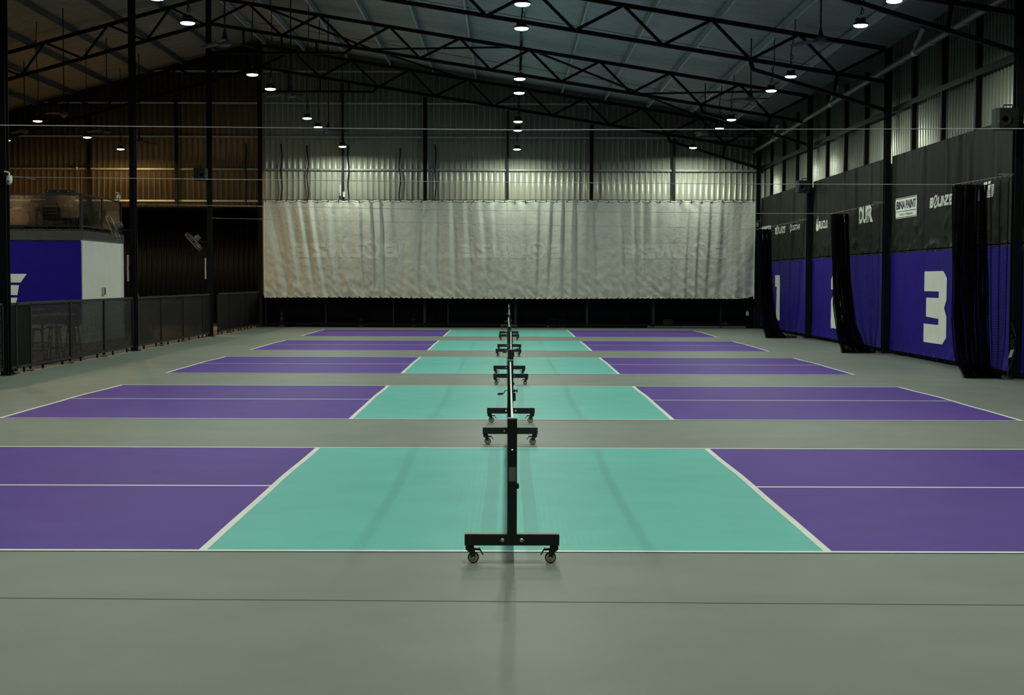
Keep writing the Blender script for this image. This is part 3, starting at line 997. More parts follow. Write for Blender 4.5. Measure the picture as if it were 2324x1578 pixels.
def on_banner(key, name, parts, y_far, z_lo, size, m='print', label=None, off=.008):
    t, fn = bann[key]
    o = lettering(name, parts, lambda a, b: fn(y_far - a, z_lo + b, off), MT[m], t, size)
    if label: o['label'] = label
    return o
THREE = [(0, 1), (.85, 1), (1, .9), (1, .62), (.9, .5), (1, .38), (1, .1), (.85, 0), (0, 0), (0, .26), (.66, .26), (.66, .345), (.1, .36), (.1, .63), (.66, .63), (.66, .72), (0, .72)]
TWO = [(0, 0), (1, 0), (1, .27), (.4, .27), (.4, .36), (1, .45), (1, .9), (.85, 1), (.1, 1), (0, .9), (0, .72), (.62, .72), (.62, .64), (.1, .6), (0, .5)]
ONE = [(0, 1), (1, 1), (1, 0), (.36, 0), (.36, .74), (0, .74)]
on_banner(('b', 1), 'bay_number', [outline_tris([THREE])], 33.95, .42, (1.75, 1.63), label='large white block numeral 3')
on_banner(('b', 2), 'bay_number', [outline_tris([TWO])], 43.68, .42, (1.75, 1.6), label='large white block numeral 2')
on_banner(('b', 3), 'bay_number', [outline_tris([ONE])], 52.92, .42, (.95, 1.6), label='large white block numeral 1')
LZ = 3.49
for i, yf in ((1, 33.62), (2, 43.35), (3, 52.85)):
    on_banner(('d', i), 'printed_logo', LOGO, yf, LZ, (1.8, .235), label='white BOUNZE wordmark')
for i, yf in ((1, 36.5), (3, 55.75)):
    rect = outline_tris([[(0, 0), (1, 0), (1, 1), (0, 1)]])
    on_banner(('d', i), 'printed_sign', [rect], yf, 3.36, (1.86, .50), label='white sign panel reading BINA PAINT')
    on_banner(('d', i), 'printed_word', [text_tris('BINA PAINT', .035, .12)], yf - .08, 3.585, (1.70, .20), 'inkdark', 'dark bold words BINA PAINT', .012)
    on_banner(('d', i), 'printed_tagline', [text_tris('Colours Of Happiness')], yf - .36, 3.415, (1.14, .07), 'inkdark', 'small dark words Colours Of Happiness', .012)
    for z in (3.375, 3.52, 3.835):
        on_banner(('d', i), 'printed_rule', [rect], yf - .03, z, (1.80, .014), 'inkdark', None, .012)
on_banner(('d', 2), 'printed_logo', [text_tris('RUCLO', .03)], 45.5, 3.42, (1.25, .25), label='white word RUCLO')
on_banner(('d', 2), 'printed_emblem', [outline_tris([[(.1, .8), (.25, .82), (.3, .5), (.5, .5), (.7, 1), (.85, .98), (.75, .45), (.95, .35), (.9, .1), (.5, 0), (.15, .08), (.05, .4)]]),],
          45.9, 3.36, (.36, .48), label='white hand shaped emblem')
on_banner(('d', 2), 'printed_logo', [text_tris('DUPR', .05)], 40.35, 3.38, (1.5, .47), label='bold white letters DUPR')
on_banner(('d', 1), 'printed_logo', [outline_tris([[(0, .62), (.17, .66), (.14, .0), (.02, .05)]]), outline_tris([[(.38, .98), (.6, 1), (.52, .1), (.3, .1)]]), outline_tris([[(.66, 1), (.8, 1), (.78, .86), (.64, .84)]]),
          outline_tris([[(.63, .78), (.78, .8), (.7, .1), (.55, .1)]]), outline_tris([[(.8, .8), (1, .8), (.92, .1), (.74, .1)]]), outline_tris([[(.02, .0), (.2, .06), (.9, .12), (.92, .2), (.2, .14)]])],
          30.2, 3.47, (1.05, .36), label='white slanted block letter logo')
on_banner(('d', 3), 'printed_logo', [text_tris('SSTAR', .02, .15)], 49.75, 3.52, (1.25, .18), label='white word beginning SSTA')
on_banner(('d', 3), 'printed_emblem', [outline_tris([ell(.5, .5, .5, .5), ell(.45, .6, .3, .26)]), outline_tris([ell(.5, .6, .16, .14, 14)])], 50.25, 3.46, (.42, .3), label='white swirl emblem')

# ------------------------------------------------------------------ drain pipe along the right eave
dp = thing('drain_pipe', 'long grey drain pipe with white elbows along the right eave', 'pipe', (9.29, 0, 0))
MB().tube([(0, 20.0, 7.30), (0, 56.3, 6.73)], .075, 12).build('main_run', MT['pipe'], dp, True)
for y in (33.9, 42.6, 51.8):
    z = 7.30 - .0157 * (y - 20)
    MB().tube([(0, y, z), (0, y - .02, z + .14), (.06, y - .1, z + .3), (.12, y - .2, z + .5)], .06, 10).build('drop_elbow', MT['pvc'], dp, True)
    MB().tube([(0, y - .12, z), (0, y + .12, z)], .088, 12).build('tee_collar', MT['pvc'], dp, True)
for y in (30.2, 32.5, 35.2, 37.9, 40.6, 46.9, 49.5):
    z = 7.30 - .0157 * (y - 20)
    MB().tube([(.084 * math.cos(a), y, z + .084 * math.sin(a)) for a in [2 * PI * k / 14 for k in range(14)]], .008, 5, True).build('pipe_clamp', MT['pvc'], dp)

# ------------------------------------------------------------------ loudspeakers on columns
def speaker(x, y, z, s, label, rz=0):
    t = thing('loudspeaker', label, 'speaker', (x, y, z), rz, 'black loudspeakers on columns')
    w, d, h = .40, .36, .38
    body = MB()
    prof = [(-w / 2 + .05, -d / 2), (w / 2, -d / 2), (w / 2, d / 2), (-w / 2 + .05, d / 2), (-w / 2, d / 2 - .06), (-w / 2, -d / 2 + .06)]
    body.prism(prof, (0, 0, 0), (s, 0, 0), (0, 1, 0), h)
    body.build('cabinet', MT['blackmatt'], t)
    MB().lathe([(.11, 0), (.115, .01), (.09, .012), (.03, -.01), (.012, .0)], 20, Matrix.Translation((-s * .04, -d / 2, -.02)) @ Matrix.Rotation(PI / 2, 4, 'X')).build('woofer', MT['rubber'], t, True)
    MB().tube([(-s * .02, 0, h / 2), (-s * .02, 0, h / 2 + .07), (s * .14, 0, h / 2 + .07), (s * .14, 0, h / 2)], .014, 6).build('handle', MT['blackmatt'], t)
    MB().box((-s * .17, -d / 2 - .003, -.06), (.03, .004, .05)).build('badge', MT['tag'], t)
    MB().bar((s * w / 2, 0, 0), (s * (w / 2 + .08), .1, 0), .06, .1).build('bracket', MT['blackmatt'], t)
    return t
speaker(9.14, 27.3, 4.83, 1, 'black loudspeaker on the nearest right column above the banner')
speaker(9.22, 46.3, 4.78, 1, 'black loudspeaker on the farther right column above the banner')
speaker(-9.72, 46.4, 5.11, -1, 'black loudspeaker on a left column above the fence', )

# small cameras
def dome_cam(x, y, z, label, s):
    t = thing('security_camera', label, 'camera', (x, y, z), 0, 'white security cameras')
    MB().lathe([(.055, .08), (.06, .02), (.06, 0), (.052, -.05), (.03, -.085), (.004, -.095)], 16).build('dome', MT['whiteplastic'], t, True)
    MB().tube([(0, 0, .08), (0, 0, .13), (-s * .05, 0, .15), (-s * .09, 0, .15)], .018, 8).build('arm', MT['whiteplastic'], t)
    MB().lathe([(.02, 0), (.016, .006), (.004, .008)], 10, Matrix.Translation((0, -.05, -.03)) @ Matrix.Rotation(PI / 2, 4, 'X')).build('lens', MT['glassdark'], t)
    return t
dome_cam(-9.36, 27.48, 3.66, 'white dome camera on the nearest left column', 1)
dome_cam(9.44, 55.9, 3.95, 'small white camera by the top corner of the backdrop', -1)
dome_cam(-12.06, 45.4, 4.32, 'white camera on the corner of the raised lounge railing', 1)
rt_ = thing('wireless_router', 'white radio unit on the back wall post above the backdrop', 'router', (-6.38, 56.28, 5.05))
MB().box((-.08, 0, .18), (.05, .05, .42)).build('antenna', MT['whiteplastic'], rt_)
MB().box((.06, 0, .02), (.09, .06, .2)).build('case', MT['whiteplastic'], rt_)
MB().tube([(.06, 0, -.08), (.09, 0, -.16), (.2, .0, -.18)], .008, 5).build('lead', MT['blackmatt'], rt_)

# ------------------------------------------------------------------ left fence
def diamond_mesh(w, h, name, th=.0096):
    """expanded metal, w x h, in the local YZ plane"""
    a, b = .062, .026
    A, B = [], []
    ni, nj = int(w / a), int(h / b)
    a, b = w / ni, h / nj
    for i in range(ni):
        for j in range(nj):
            y, z = i * a, j * b
            c = (y + a / 2, z + b / 2)
            # each cell: an X of strands joining into diamonds
            A += [(0, y, z), (0, y, z + b)]
            B += [(0, y + a, z + b), (0, y + a, z)]
    return wire_mesh(name, A, B, th, MT['mesh'])
DM = diamond_mesh(1.0, 1.08, 'mesh_infill')
DMR = diamond_mesh(2.0, .94, 'mesh_infill', .0042)
FX = -9.5
def fence(ys, label, ztop=1.36, loc_rz=0):
    t = thing('mesh_fence', label, 'fence', (FX, ys[0], 0), loc_rz, 'black mesh fence sections')
    L = ys[-1] - ys[0]
    MB().box((0, L / 2, ztop - .025), (.05, L + .05, .05)).build('top_rail', MT['fence'], t)
    MB().box((0, L / 2, .12), (.05, L + .05, .05)).build('bottom_rail', MT['fence'], t)
    for y in ys:
        MB().box((0, y - ys[0], (ztop + .03) / 2), (.05, .05, ztop - .05)).build('post', MT['fence'], t)
        MB().box((0, y - ys[0], .008), (.12, .14, .016)).build('foot', MT['fence'], t)
    for a, b in zip(ys[:-1], ys[1:]):
        w = b - a - .05
        o = link('mesh_infill', DM, t, (0, a - ys[0] + .025, .145))
        o.scale = (1, w, (ztop - .05 - .145) / 1.08)
        k = max(1, int(w / .9))
        for q in range(k):
            MB().box((0, a - ys[0] + w * (q + .6) / k, .05), (.04, .04, .1)).build('spacer', MT['fence'], t)
    return t
fence([20.4, 22.8, 25.2, 27.4], 'black mesh fence section at the left picture edge')
fence([27.78, 28.15, 29.0, 31.65, 34.3, 36.93], 'black mesh fence section in front of the blue and white kiosk')
fence([37.27, 39.97, 42.68, 45.4, 46.4], 'black mesh fence section between the two middle left columns')
fence([47.83, 49.9, 51.9, 53.2, 55.75], 'black mesh fence section beyond the open gap by the backdrop', 1.36)

# ------------------------------------------------------------------ raised lounge kiosk
kx0, kx1, ky0, ky1 = -20.8, -12.0, 41.3, 45.7
ks = thing('lounge_kiosk', 'white kiosk block with a raised terrace on top', 'kiosk', ((kx0 + kx1) / 2, (ky0 + ky1) / 2, 0))
kw, kd = kx1 - kx0, ky1 - ky0
MB().box((0, 0, 1.46), (kw, kd, 2.92)).build('body', MT['white'], ks)
MB().box((0, 0, 3.055), (kw + .03, kd + .03, .27)).build('fascia', MT['concrete'], ks)
MB().box((0, 0, 2.925), (kw + .05, kd + .05, .03)).build('drip_trim', MT['pipe'], ks)
tf = MB()
for k in range(900):
    s = random.random()
    if random.random() < .62:
        x, y = kx0 + kw * s, ky0 - .02
    else:
        x, y = kx1 + .02, ky0 + kd * s
    x -= (kx0 + kx1) / 2; y -= (ky0 + ky1) / 2
    tf.bar((x, y, 3.17), (x + random.uniform(-.03, .03), y + random.uniform(-.04, .01), 3.20 + random.uniform(0, .01)), .012, .004)
o = tf.build('turf_edge', MT['turf'], ks); o['kind'] = 'stuff'
MB().box((0, 0, 3.20), (kw, kd, .02)).build('terrace_turf', MT['turf'], ks)
lk = thing('switch_box', 'small cream switch box on the white kiosk side wall', 'switch', (-11.995, 43.3, 1.45))
MB().box((.02, 0, 0), (.04, .22, .24)).build('case', MT['cream'], lk)
MB().box((.045, .08, 0), (.03, .03, .2)).build('lever', MT['blackmatt'], lk)
kb = thing('kiosk_banner', 'blue vinyl banner with white letters on the kiosk front', 'banner', (kx0, ky0 - .02, 0))
def kby(a, z): return -.012 - .018 * abs(noise.noise((a * 2.0, z * .5, 2))) - .03 * math.exp(-(2.9 - z) * 4) * abs(math.sin(a * 4.6))
n, k2 = 150, 36
P = np.zeros((n + 1, k2 + 1, 3))
for i in range(n + 1):
    for j in range(k2 + 1):
        a, z = kw * i / n - .03, .55 + 2.33 * j / k2
        P[i, j] = (a, kby(a, z), z)
link('cloth', surface('cloth', P, MT['blue']), kb)
lw = 7.0
MB().tube([(0, -.03, 2.89), (kw - .04, -.03, 2.89)], .012, 6).build('top_cord', MT['blackmatt'], kb)
lettering('printed_logo', LOGO, lambda a, b: (-13.56 - kx0 - lw + a, kby(-13.56 - kx0 - lw + a, 1.02 + b) - .008, 1.02 + b), MT['print'], kb, (lw, .93))['label'] = 'white BOUNZE wordmark, only its last letter in view'

# terrace railing: front and side
def railing(p, q, npan, label):
    p = Vector(p); q = Vector(q)
    L = (q - p).length
    ang = math.atan2((q - p).y, (q - p).x) - PI / 2
    t = thing('mesh_railing', label, 'railing', p, ang, 'terrace railings')
    MB().box((0, L / 2, .985), (.05, L, .04)).build('top_rail', MT['fence'], t)
    MB().box((0, L / 2, .09), (.045, L, .035)).build('bottom_rail', MT['fence'], t)
    for k in range(npan + 1):
        MB().box((0, L * k / npan, .5), (.06 if k in (0, npan) else .04, .06 if k in (0, npan) else .04, 1.0)).build('post', MT['fence'], t)
    for k in range(npan):
        o = link('mesh_infill', DMR, t, (0, L * k / npan, .1))
        o.scale = (1, L / npan / 2.0, .9)
    return t
railing((kx0 + .1, ky0 + .06, 3.212), (kx1 - .06, ky0 + .06, 3.212), 4, 'black mesh railing along the front of the kiosk terrace')
railing((kx1 - .06, ky0 + .14, 3.212), (kx1 - .06, ky1 - .1, 3.212), 2, 'black mesh railing along the side of the kiosk terrace')

# terrace furniture
def table(name, label, loc, w, d, h, topm, legm, th=.04, rz=0, splay=.06):
    t = thing(name, label, 'table', loc, rz)
    MB().box((0, 0, h - th / 2), (w, d, th)).build('table_top', MT[topm], t)
    for i in (-1, 1):
        for j in (-1, 1):
            MB().bar((i * (w / 2 - .06), j * (d / 2 - .06), h - th), (i * (w / 2 - .06 + splay), j * (d / 2 - .06), 0), .05, .05, (0, 1, 0)).build('leg', MT[legm], t)
    MB().box((0, 0, h * .35), (w - .1, .03, .03)).build('stretcher', MT[legm], t)
    return t
def chair(label, loc, rz, h=.46, back=.86, mt='blackmatt', slats=4, group='black slatted chairs'):
    t = thing('chair', label, 'chair', loc, rz, group)
    for k in range(5):
        MB().box((0, -.18 + k * .09, h), (.42, .075, .018)).build('seat_slat', MT[mt], t)
    for i in (-1, 1):
        MB().bar((i * .2, -.2, h), (i * .22, -.24, 0), .03, .03).build('leg', MT[mt], t)
        MB().bar((i * .2, .2, back), (i * .22, .24, 0), .03, .03).build('leg', MT[mt], t)
        MB().tube([(i * .23, .2, h + .2), (i * .24, -.2, h + .2), (i * .22, -.22, h)], .012, 6).build('armrest', MT[mt], t)
    for k in range(slats):
        MB().box((0, .195, h + .12 + k * (back - h - .14) / max(1, slats - 1)), (.4, .015, .045)).build('back_slat', MT[mt], t)
    MB().box((0, 0, h * .4), (.4, .02, .02)).build('stretcher', MT[mt], t)
    return t
TZ = 3.212
table('terrace_table', 'dark table behind the terrace railing', (-13.2, 42.6, TZ), 1.1, .7, .86, 'blackmatt', 'blackmatt', .07, 0, .03)
chair('black slatted chair tucked under the terrace table, left one', (-13.05, 41.95, TZ), PI, .5, .9)
chair('black slatted chair at the right end of the terrace table', (-12.36, 42.55, TZ), PI * 1.5, .5, .9)
bx = thing('equipment_case', 'black equipment case standing on the terrace table', 'case', (-13.0, 42.6, TZ + .865))
MB().box((0, 0, .14), (.72, .45, .28)).build('body', MT['blackmatt'], bx)
MB().box((0, 0, .285), (.74, .47, .02)).build('lid', MT['fence'], bx)
for q in (-.3, 0, .3):
    MB().box((q, -.23, .25), (.03, .012, .04)).build('latch', MT['tag'], bx)
sp = thing('lantern_ball', 'large round woven rattan lantern on the terrace', 'lantern', (-14.15, 42.3, TZ + .012))
pr = [(max(.02, .3 * math.sin(PI * k / 12)), .33 - .32 * math.cos(PI * k / 12)) for k in range(13)]
MB().lathe(pr, 24).build('woven_shell', MT['rattan'], sp, True)
for k in range(10):
    a = PI * k / 10
    MB().tube([(.306 * math.sin(b) * math.cos(a), .306 * math.sin(b) * math.sin(a), .33 - .326 * math.cos(b)) for b in [2 * PI * q / 24 for q in range(24)]], .006, 4, True).build('cane_hoop', MT['rattan'], sp)
tag(MB().prism([(-.25, 0), (.25, 0), (.25, .36), (-.25, .36)], (-12.4, 45.2, TZ), (1, 0, 0), (0, 0, 1), .4).build('storage_crate', MT['blackmatt']), 'dark crate on the terrace floor near the railing corner', 'crate')
for px, py, lb in ((-12.36, 43.35, 'dried leafy plant behind the side railing, nearer one'), (-12.36, 44.1, 'dried leafy plant behind the side railing, farther one')):
    t = thing('potted_plant', lb, 'plant', (px, py, TZ), 0, 'dried terrace plants')
    MB().lathe([(.1, 0), (.14, .24), (.15, .26), (.13, .26)], 14).build('pot', MT['blackmatt'], t, True)
    for k in range(9):
        a = random.random() * 2 * PI
        hh = .45 + .35 * random.random()
        lx, ly = .16 * math.cos(a), .2 * math.sin(a)
        MB().tube([(0, 0, .22), (lx * .5, ly * .5, hh * .7), (lx, ly, hh)], .006, 4).build('stem', MT['leaf'], t)
        lf = []
        for q in range(7):
            bq = 2 * PI * q / 7
            lf.append((.09 * math.cos(bq) * (1.2 if q % 2 else .8), .06 * math.sin(bq)))
        MB().prism(lf, (lx, ly, hh), (math.cos(a) * .6, math.sin(a), .2), (-math.sin(a) * .5, math.cos(a) * .3, .9), .006).build('leaf', MT['leaf'], t)

# ------------------------------------------------------------------ lounge furniture behind the fence
table('bar_table', 'long timber bar table behind the nearest mesh fence', (-10.75, 33.6, 0.004), .5, 3.7, .99, 'wood', 'blackmatt', .045, 0, .0)
table('bar_table', 'timber counter shelf beside the kiosk front', (-11.6, 34.9, 0.004), .4, 2.2, 1.09, 'wood', 'blackmatt', .045, 0, .0)
def stool(label, loc, rz):
    t = thing('bar_stool', label, 'stool', loc, rz, 'black bar stools')
    MB().lathe([(.15, .70), (.17, .715), (.17, .735), (.12, .745)], 18).build('seat', MT['blackmatt'], t, True)
    for k in range(4):
        a = PI / 4 + k * PI / 2
        MB().bar((.11 * math.cos(a), .11 * math.sin(a), .71), (.21 * math.cos(a), .21 * math.sin(a), 0), .03, .03).build('leg', MT['blackmatt'], t)
    MB().tube([(.18 * math.cos(a), .18 * math.sin(a), .26) for a in [2 * PI * k / 18 for k in range(18)]], .012, 6, True).build('foot_ring', MT['blackmatt'], t)
    MB().tube([(.15 * math.cos(a), .15 * math.sin(a), .74 + .2 * max(0, math.sin((a - PI / 6) * 1.5))) for a in [PI / 6 + (2 * PI / 3) * k / 10 for k in range(11)]], .012, 6).build('back_loop', MT['blackmatt'], t)
    return t
for y, lb in ((29.9, 'black bar stool nearest the left picture edge'), (31.8, 'black bar stool at the near end of the timber bar table'), (33.0, 'black bar stool in the middle of the timber bar table'), (34.4, 'black bar stool at the far end of the timber bar table')):
    stool(lb, (-10.25 if y > 30 else -10.6, y, .004), y)
ct = thing('utility_cart', 'dark utility cart with looped handle behind the second fence section', 'cart', (-11.0, 43.3, .004))
MB().box((0, 0, .42), (.5, .7, .5)).build('bin', MT['rubber'], ct)
MB().box((0, 0, .69), (.54, .74, .05)).build('lid', MT['fence'], ct)
MB().tube([(-.22, -.3, .68), (-.22, -.34, .98), (-.15, -.35, 1.02), (.15, -.35, 1.02), (.22, -.34, .98), (.22, -.3, .68)], .018, 8).build('handle', MT['fanbody'], ct)
for i in (-1, 1):
    for j in (-1, 1):
        MB().lathe([(.05, -.02), (.08, -.02), (.08, .02), (.05, .02)], 14, Matrix.Translation((i * .22, j * .28, .08)) @ Matrix.Rotation(PI / 2, 4, 'Y')).build('wheel', MT['rubber'], ct)
        MB().box((i * .2, j * .28, .16), (.03, .06, .1)).build('fork', MT['fence'], ct)
bn = thing('wall_bench', 'long low dark bench in the shade behind the fence', 'bench', (-12.6, 52.0, .004))
MB().box((0, 0, .98), (3.4, .5, .06)).build('top', MT['wood'], bn)
for x in (-1.5, 0, 1.5):
    MB().box((x, 0, .475), (.08, .44, .95)).build('leg', MT['blackmatt'], bn)
MB().box((0, .2, .5), (3.1, .03, .5)).build('back_panel', MT['blackmatt'], bn)
br = thing('broom', 'thin pale broom handle leaning above the fence', 'broom', (-10.85, 43.9, .004))
MB().tube([(0, 0, .2), (-.38, 0, 1.86)], .011, 6).build('handle', MT['tag'], br)
MB().box((.03, 0, .12), (.3, .06, .24)).build('brush', MT['blackmatt'], br)
ob = thing('orange_canister', 'bright orange canister on the floor seen through the fence gap', 'canister', (-10.35, 50.4, .004))
MB().lathe([(.09, 0), (.1, .02), (.1, .3), (.06, .36), (.03, .38)], 14).build('body', MT['orange'], ob, True)
MB().tube([(-.04, 0, .37), (-.04, 0, .43), (.04, 0, .43), (.04, 0, .37)], .01, 6).build('handle', MT['blackmatt'], ob)

# wall fans on the left columns
def wall_fan(loc, tilt, label, R=.33, turn=0.0):
    t = thing('wall_fan', label, 'fan', loc, turn, 'caged wall fans on the left columns')
    Mx = Matrix.Rotation(tilt, 4, 'Y')          # fan axis: local Z tipped towards the lounge
    P_ = lambda a, b, c: Mx @ Vector((a, b, c))
    for z in (-.055, .055):
        MB().tube([P_(R * math.cos(a), R * math.sin(a), z) for a in [2 * PI * k / 32 for k in range(32)]], .007, 5, True).build('cage_ring', MT['fanmetal'], t)
    g = MB()
    for k in range(44):
        a = 2 * PI * k / 44
        g.tube([P_(.06 * math.cos(a), .06 * math.sin(a), .085), P_(.2 * math.cos(a), .2 * math.sin(a), .085), P_(R * math.cos(a), R * math.sin(a), .05), P_(R * math.cos(a), R * math.sin(a), -.05),
                P_(.2 * math.cos(a), .2 * math.sin(a), -.075), P_(.06 * math.cos(a), .06 * math.sin(a), -.08)], .0028, 3)
    g.build('cage_wire', MT['fanmetal'], t)['kind'] = 'stuff'
    for k in range(3):
        a = 2 * PI * k / 3
        Q = np.zeros((6, 3, 3))
        for i in range(6):
            r = .06 + .22 * i / 5
            for j in (-1, 0, 1):
                b = a + j * .32
                Q[i, j + 1] = P_(r * math.cos(b), r * math.sin(b), .03 * j)
        solidify(link('blade', surface('blade', Q, MT['blade']), t), .004)
    MB().lathe([(.04, .08), (.085, .09), (.09, .2), (.075, .25), (.03, .26)], 18, Mx).build('motor', MT['fanbody'], t, True)
    e = P_(0, 0, .18)
    MB().tube([e, e + Vector((.04, 0, -.1)), Vector((.30, 0, e.z - .12)), Vector((.42, 0, e.z - .12))], .02, 8).build('bracket', MT['blackmatt'], t)
    MB().tube([e + Vector((.08, 0, -.1)), e + Vector((.16, 0, -.22)), e + Vector((.28, 0, -.28))], .006, 5).build('lead', MT['blackmatt'], t)
    return t
wall_fan((-10.02, 37.1, 3.1), math.radians(68), 'grey caged wall fan on the column in front of the white kiosk', .33, .263)
wall_fan((-10.02, 46.6, 3.0), math.radians(48), 'grey caged wall fan tilted down on the farther left column', .34, .212)
for y, z, lb in ((37.05, 2.09, 'narrow white board edge on the second left column'), (46.55, 2.15, 'narrow white board edge on the third left column')):
    t = thing('notice_board', lb, 'board', (-9.63, y, z), 0, 'notice boards on columns')
    MB().box((0, 0, 0), (.035, .07, .66)).build('panel', MT['whiteplastic'], t)
    MB().box((.025, 0, 0), (.03, .05, .1)).build('bracket', MT['blackmatt'], t)

# ------------------------------------------------------------------ dark annex behind the lounge and screen under the backdrop
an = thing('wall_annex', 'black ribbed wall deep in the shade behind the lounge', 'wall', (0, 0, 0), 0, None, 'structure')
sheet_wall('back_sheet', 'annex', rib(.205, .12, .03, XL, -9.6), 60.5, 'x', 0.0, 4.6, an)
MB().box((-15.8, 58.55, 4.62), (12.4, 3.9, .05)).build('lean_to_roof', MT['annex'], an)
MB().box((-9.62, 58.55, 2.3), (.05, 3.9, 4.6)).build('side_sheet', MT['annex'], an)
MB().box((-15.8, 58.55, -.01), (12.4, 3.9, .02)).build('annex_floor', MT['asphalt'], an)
sw = thing('window_1', 'dark mesh screen with thin frame below the backdrop', 'screen', (0, YB - .15, 0), 0, None, 'structure')
MB().box((.1, 0, .10), (19.0, .06, .08)).build('bottom_rail', MT['black'], sw)
MB().box((.1, 0, 1.2), (19.0, .06, .08)).build('top_rail', MT['black'], sw)
SX = [-9.35, -7.05, -4.45, -3.25, -2.35, .25, 3.0, 5.55, 8.15, 9.45]
for k, x in enumerate(SX):
    MB().box((x, 0, .62), (.1 if x in (-3.25, .25, 3.0, 5.55) else .045, .05, 1.2)).build('post', MT['fence'], sw)
for a, b in zip(SX[:-1], SX[1:]):
    MB().box(((a + b) / 2, .01, .65), (b - a - .04, .006, 1.04)).build('screen_panel', MT['screen'], sw)

# things outside beyond the screen
GZ = -.07
def cone(x, y, label, h=.72):
    t = thing('traffic_cone', label, 'cone', (x, y, GZ), 0, 'traffic cones outside')
    s = h / .72
    MB().box((0, 0, .015), (.36 * s, .36 * s, .03)).build('base', MT['rubber'], t)
    f = lambda z: .13 * s * (1 - z / h) + .022
    for a, b, m, nm in ((.03, .3, 'conered', 'cone_body'), (.3, .42, 'whiteplastic', 'reflective_band'), (.42, .52, 'conered', 'cone_body'), (.52, .62, 'whiteplastic', 'reflective_band'), (.62, .72, 'conered', 'cone_body')):
        MB().lathe([(f(a * s), a * s), (f(b * s), b * s)], 14).build(nm, MT[m], t, True)
    return t
cone(-8.9, 57.5, 'red and white traffic cone, leftmost behind the screen')
cone(-5.8, 57.5, 'red and white traffic cone, middle one behind the screen', .66)
cone(-3.75, 57.5, 'red and white traffic cone, right of the parked car', .66)
cr = thing('parked_car', 'white car parked outside behind the dark screen', 'car', (-4.6, 61.0, GZ))
side = [(-2.1, .28), (-2.15, .6), (-2.05, .8), (-1.2, .92), (-.6, 1.4), (.9, 1.45), (1.6, 1.0), (2.0, .9), (2.1, .55), (2.08, .28), (1.75, .25), (1.7, .45), (1.55, .6), (1.25, .6), (1.1, .45), (1.05, .25),
        (-1.0, .25), (-1.05, .45), (-1.2, .6), (-1.5, .6), (-1.65, .45), (-1.7, .25)]
MB().prism(side, (0, 0, 0), (1, 0, 0), (0, 0, 1), 1.6).build('body', MT['car'], cr)
for a in ([(-.95, .95), (-.5, 1.34), (.1, 1.36), (.1, .95)], [(.18, .95), (.18, 1.36), (.85, 1.38), (1.35, 1.0)]):
    MB().prism(a, (0, -.805, 0), (1, 0, 0), (0, 0, 1), .02).build('side_window', MT['glassdark'], cr)
for x in (-1.35, 1.4):
    for y in (-.72, .72):
        w_ = MB().lathe([(.12, -.1), (.27, -.1), (.3, -.07), (.3, .07), (.27, .1), (.12, .1)], 20, Matrix.Translation((x, y, .3)) @ Matrix.Rotation(PI / 2, 4, 'X')).build('tyre', MT['rubber'], cr, True)
        MB().lathe([(.05, -.105), (.19, -.105), (.19, .105), (.05, .105)], 14, Matrix.Translation((x, y, .3)) @ Matrix.Rotation(PI / 2, 4, 'X')).build('hub_cap', MT['tag'], w_)
MB().box((-.2, -.82, .75), (.18, .03, .03)).build('door_handle', MT['chrome'], cr)
MB().box((-2.08, -.5, .7), (.1, .3, .12)).build('headlamp', MT['glassdark'], cr)
sf = thing('scaffold_tower', 'steel scaffold frame with crossed braces behind the screen', 'scaffold', (1.68, 57.8, GZ))
for x in (-.98, .98):
    for y in (-.35, .35):
        MB().tube([(x, y, .16), (x, y, 1.75)], .021, 8).build('upright', MT['scaff'], sf)
        MB().lathe([(.03, -.02), (.075, -.02), (.075, .02), (.03, .02)], 14, Matrix.Translation((x, y, .085)) @ Matrix.Rotation(PI / 2, 4, 'X')).build('caster', MT['rubber'], sf)
    MB().tube([(x, -.35, 1.1), (x, .35, 1.1)], .018, 8).build('rung', MT['scaff'], sf)
MB().tube([(-.98, -.35, .5), (.1, -.35, 1.25), (.98, -.35, 1.75)], .012, 6).build('cross_brace', MT['scaff'], sf)
MB().tube([(.98, -.37, .38), (-.02, -.37, 1.15), (-.98, -.37, 1.75)], .012, 6).build('cross_brace', MT['scaff'], sf)
MB().box((0, 0, 1.72), (1.9, .6, .04)).build('deck', MT['scaff'], sf)
for x, z, lb in ((1.75, 0, 'grey packed carton under the scaffold, lower left'), (2.1, 0, 'grey packed carton under the scaffold, lower right'), (2.05, .42, 'grey packed carton under the scaffold, on top')):
    t = thing('packed_carton', lb, 'carton', (x, 58.2, GZ + z + .001), 0, 'packed cartons')
    MB().box((0, 0, .2), (.32, .3, .4)).build('body', MT['card'], t)
    for q in (.1, .2, .3):
        MB().box((0, -.152, q), (.32, .006, .02)).build('tape_band', MT['whiteplastic'], t)
t = thing('post_stub', 'short pale post stub on the sill below the backdrop', 'post', (1.52, 57.2, GZ))
MB().box((0, 0, .13), (.09, .09, .26)).build('body', MT['cream'], t)
MB().box((0, 0, .27), (.1, .1, .02)).build('cap', MT['cream'], t)
t = thing('thin_pole', 'thin pale upright pole standing behind the screen', 'pole', (3.2, 57.2, GZ))
MB().tube([(0, 0, .02), (0, 0, 1.5)], .014, 8).build('shaft', MT['whiteplastic'], t)
MB().lathe([(.09, 0), (.09, .015), (.02, .03)], 12).build('foot', MT['blackmatt'], t)
t = thing('wrapped_bundle', 'white wrapped bundle with red top standing behind the screen', 'bundle', (4.7, 58.5, GZ))
MB().lathe([(.1, 0), (.13, .2), (.2, .45), (.2, .7), (.13, .9), (.1, 1.0)], 14).build('wrap', MT['card'], t, True)
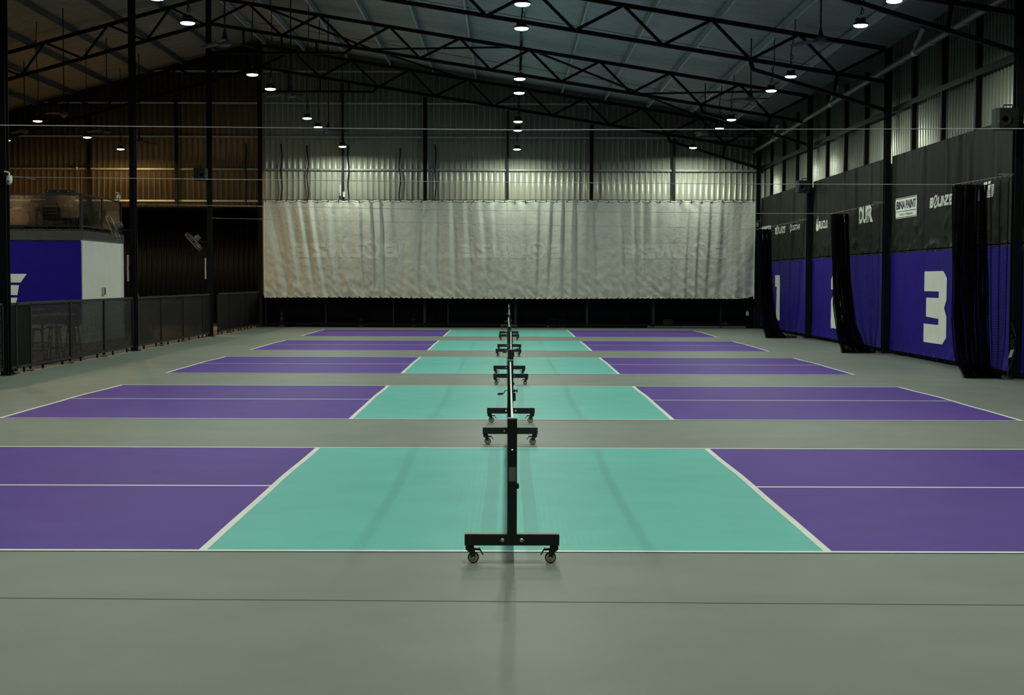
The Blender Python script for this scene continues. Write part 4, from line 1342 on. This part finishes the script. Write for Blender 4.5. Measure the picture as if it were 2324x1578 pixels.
MB().lathe([(.1, 1.0), (.12, 1.1), (.1, 1.3), (.04, 1.34)], 14).build('red_top', MT['conered'], t, True)
t = thing('yellow_sling', 'curved yellow plastic scoop behind the screen', 'scoop', (2.75, 58.0, GZ))
P = np.zeros((12, 4, 3))
for i in range(12):
    a = PI * .5 * i / 11
    for j in range(4):
        P[i, j] = (-.35 + .5 * math.sin(a), -.1 + .07 * j, .25 + .45 * (1 - math.cos(a)))
solidify(link('shell', surface('shell', P, MT['yellow']), t), .02)
MB().tube([(.15, 0, .7), (.16, .02, .35), (.15, .02, .0)], .02, 6).build('stand', MT['blackmatt'], t)
t = thing('white_carton', 'pale grey box sitting low behind the screen on the right', 'box', (6.2, 57.3, GZ))
MB().box((0, 0, .24), (.36, .3, .26)).build('body', MT['whiteplastic'], t)
MB().box((0, 0, .055), (.30, .26, .11)).build('plinth', MT['blackmatt'], t)
MB().box((0, -.152, .14), (.08, .006, .03)).build('handhole', MT['blackmatt'], t)
t = thing('kerb', 'low pale concrete kerb outside on the right behind the screen', 'kerb', (7.3, 57.0, GZ))
for k in range(6):
    MB().box((-1.6 + k * .64, 0, .09), (.62, .12, .18)).build('kerb_stone', MT['white'], t)
t = thing('plastic_sheet', 'crumpled white sheet lying on the kerb by the right corner', 'sheet', (8.35, 57.0, GZ + .18))
MB().add([(-.2, -.05, 0), (.2, -.05, 0), (.2, .05, 0), (-.2, .05, 0), (-.1, 0, .12), (.0, 0, .05), (.09, 0, .13)],
         [(3, 2, 1, 0), (0, 5, 4), (0, 1, 6, 5), (2, 3, 4, 5), (2, 5, 6), (3, 0, 4), (1, 2, 6)]).build('sheet_body', MT['whiteplastic'], t)
t = thing('meter_box', 'small white meter box on the corner post behind the screen', 'box', (9.17, 56.4, .55))
MB().box((0, 0, 0), (.1, .06, .14)).build('case', MT['whiteplastic'], t)
MB().box((0, 0, .085), (.06, .04, .03)).build('gland', MT['whiteplastic'], t)

# small things by the columns and on the back wall
t = thing('rope_tangle', 'tangle of thin green rope hanging at the nearest right column foot', 'rope', (9.36, 27.25, 0))
rr = random.Random(5)
pts = [(0, .1, 1.05)] + [(.06 * math.cos(k * 1.9) * rr.uniform(.3, 1), .05 * math.sin(k * 1.3), .80 - .018 * k + .06 * math.sin(k * 2.2)) for k in range(14)] + [(-.03, 0, .3), (-.12, -.02, .05), (-.25, -.02, .012), (-.05, -.06, .012), (.02, -.05, .012)]
MB().tube(pts, .008, 5).build('cord', mat('green rope', (0.012, 0.022, 0.016), .8), t)
MB().prism([(-.03, -.08), (.03, -.06), (.04, .08), (-.02, .07)], (-.05, -.03, .48), (1, 0, 0), (.25, 0, 1), .003).build('care_label', MT['whiteplastic'], t)
t = thing('wall_camera', 'small white camera with conduit high on the lounge back wall', 'camera', (-16.6, 56.42, 6.05))
MB().box((0, .02, .06), (.5, .06, .04)).build('mount_rail', MT['blackmatt'], t)
MB().lathe([(.05, .04), (.055, -.02), (.04, -.07), (.005, -.09)], 14, Matrix.Translation((.05, -.04, 0))).build('dome', MT['whiteplastic'], t, True)
MB().tube([(.1, .03, .0), (.1, .03, -1.0)], .012, 6).build('conduit', MT['tag'], t)
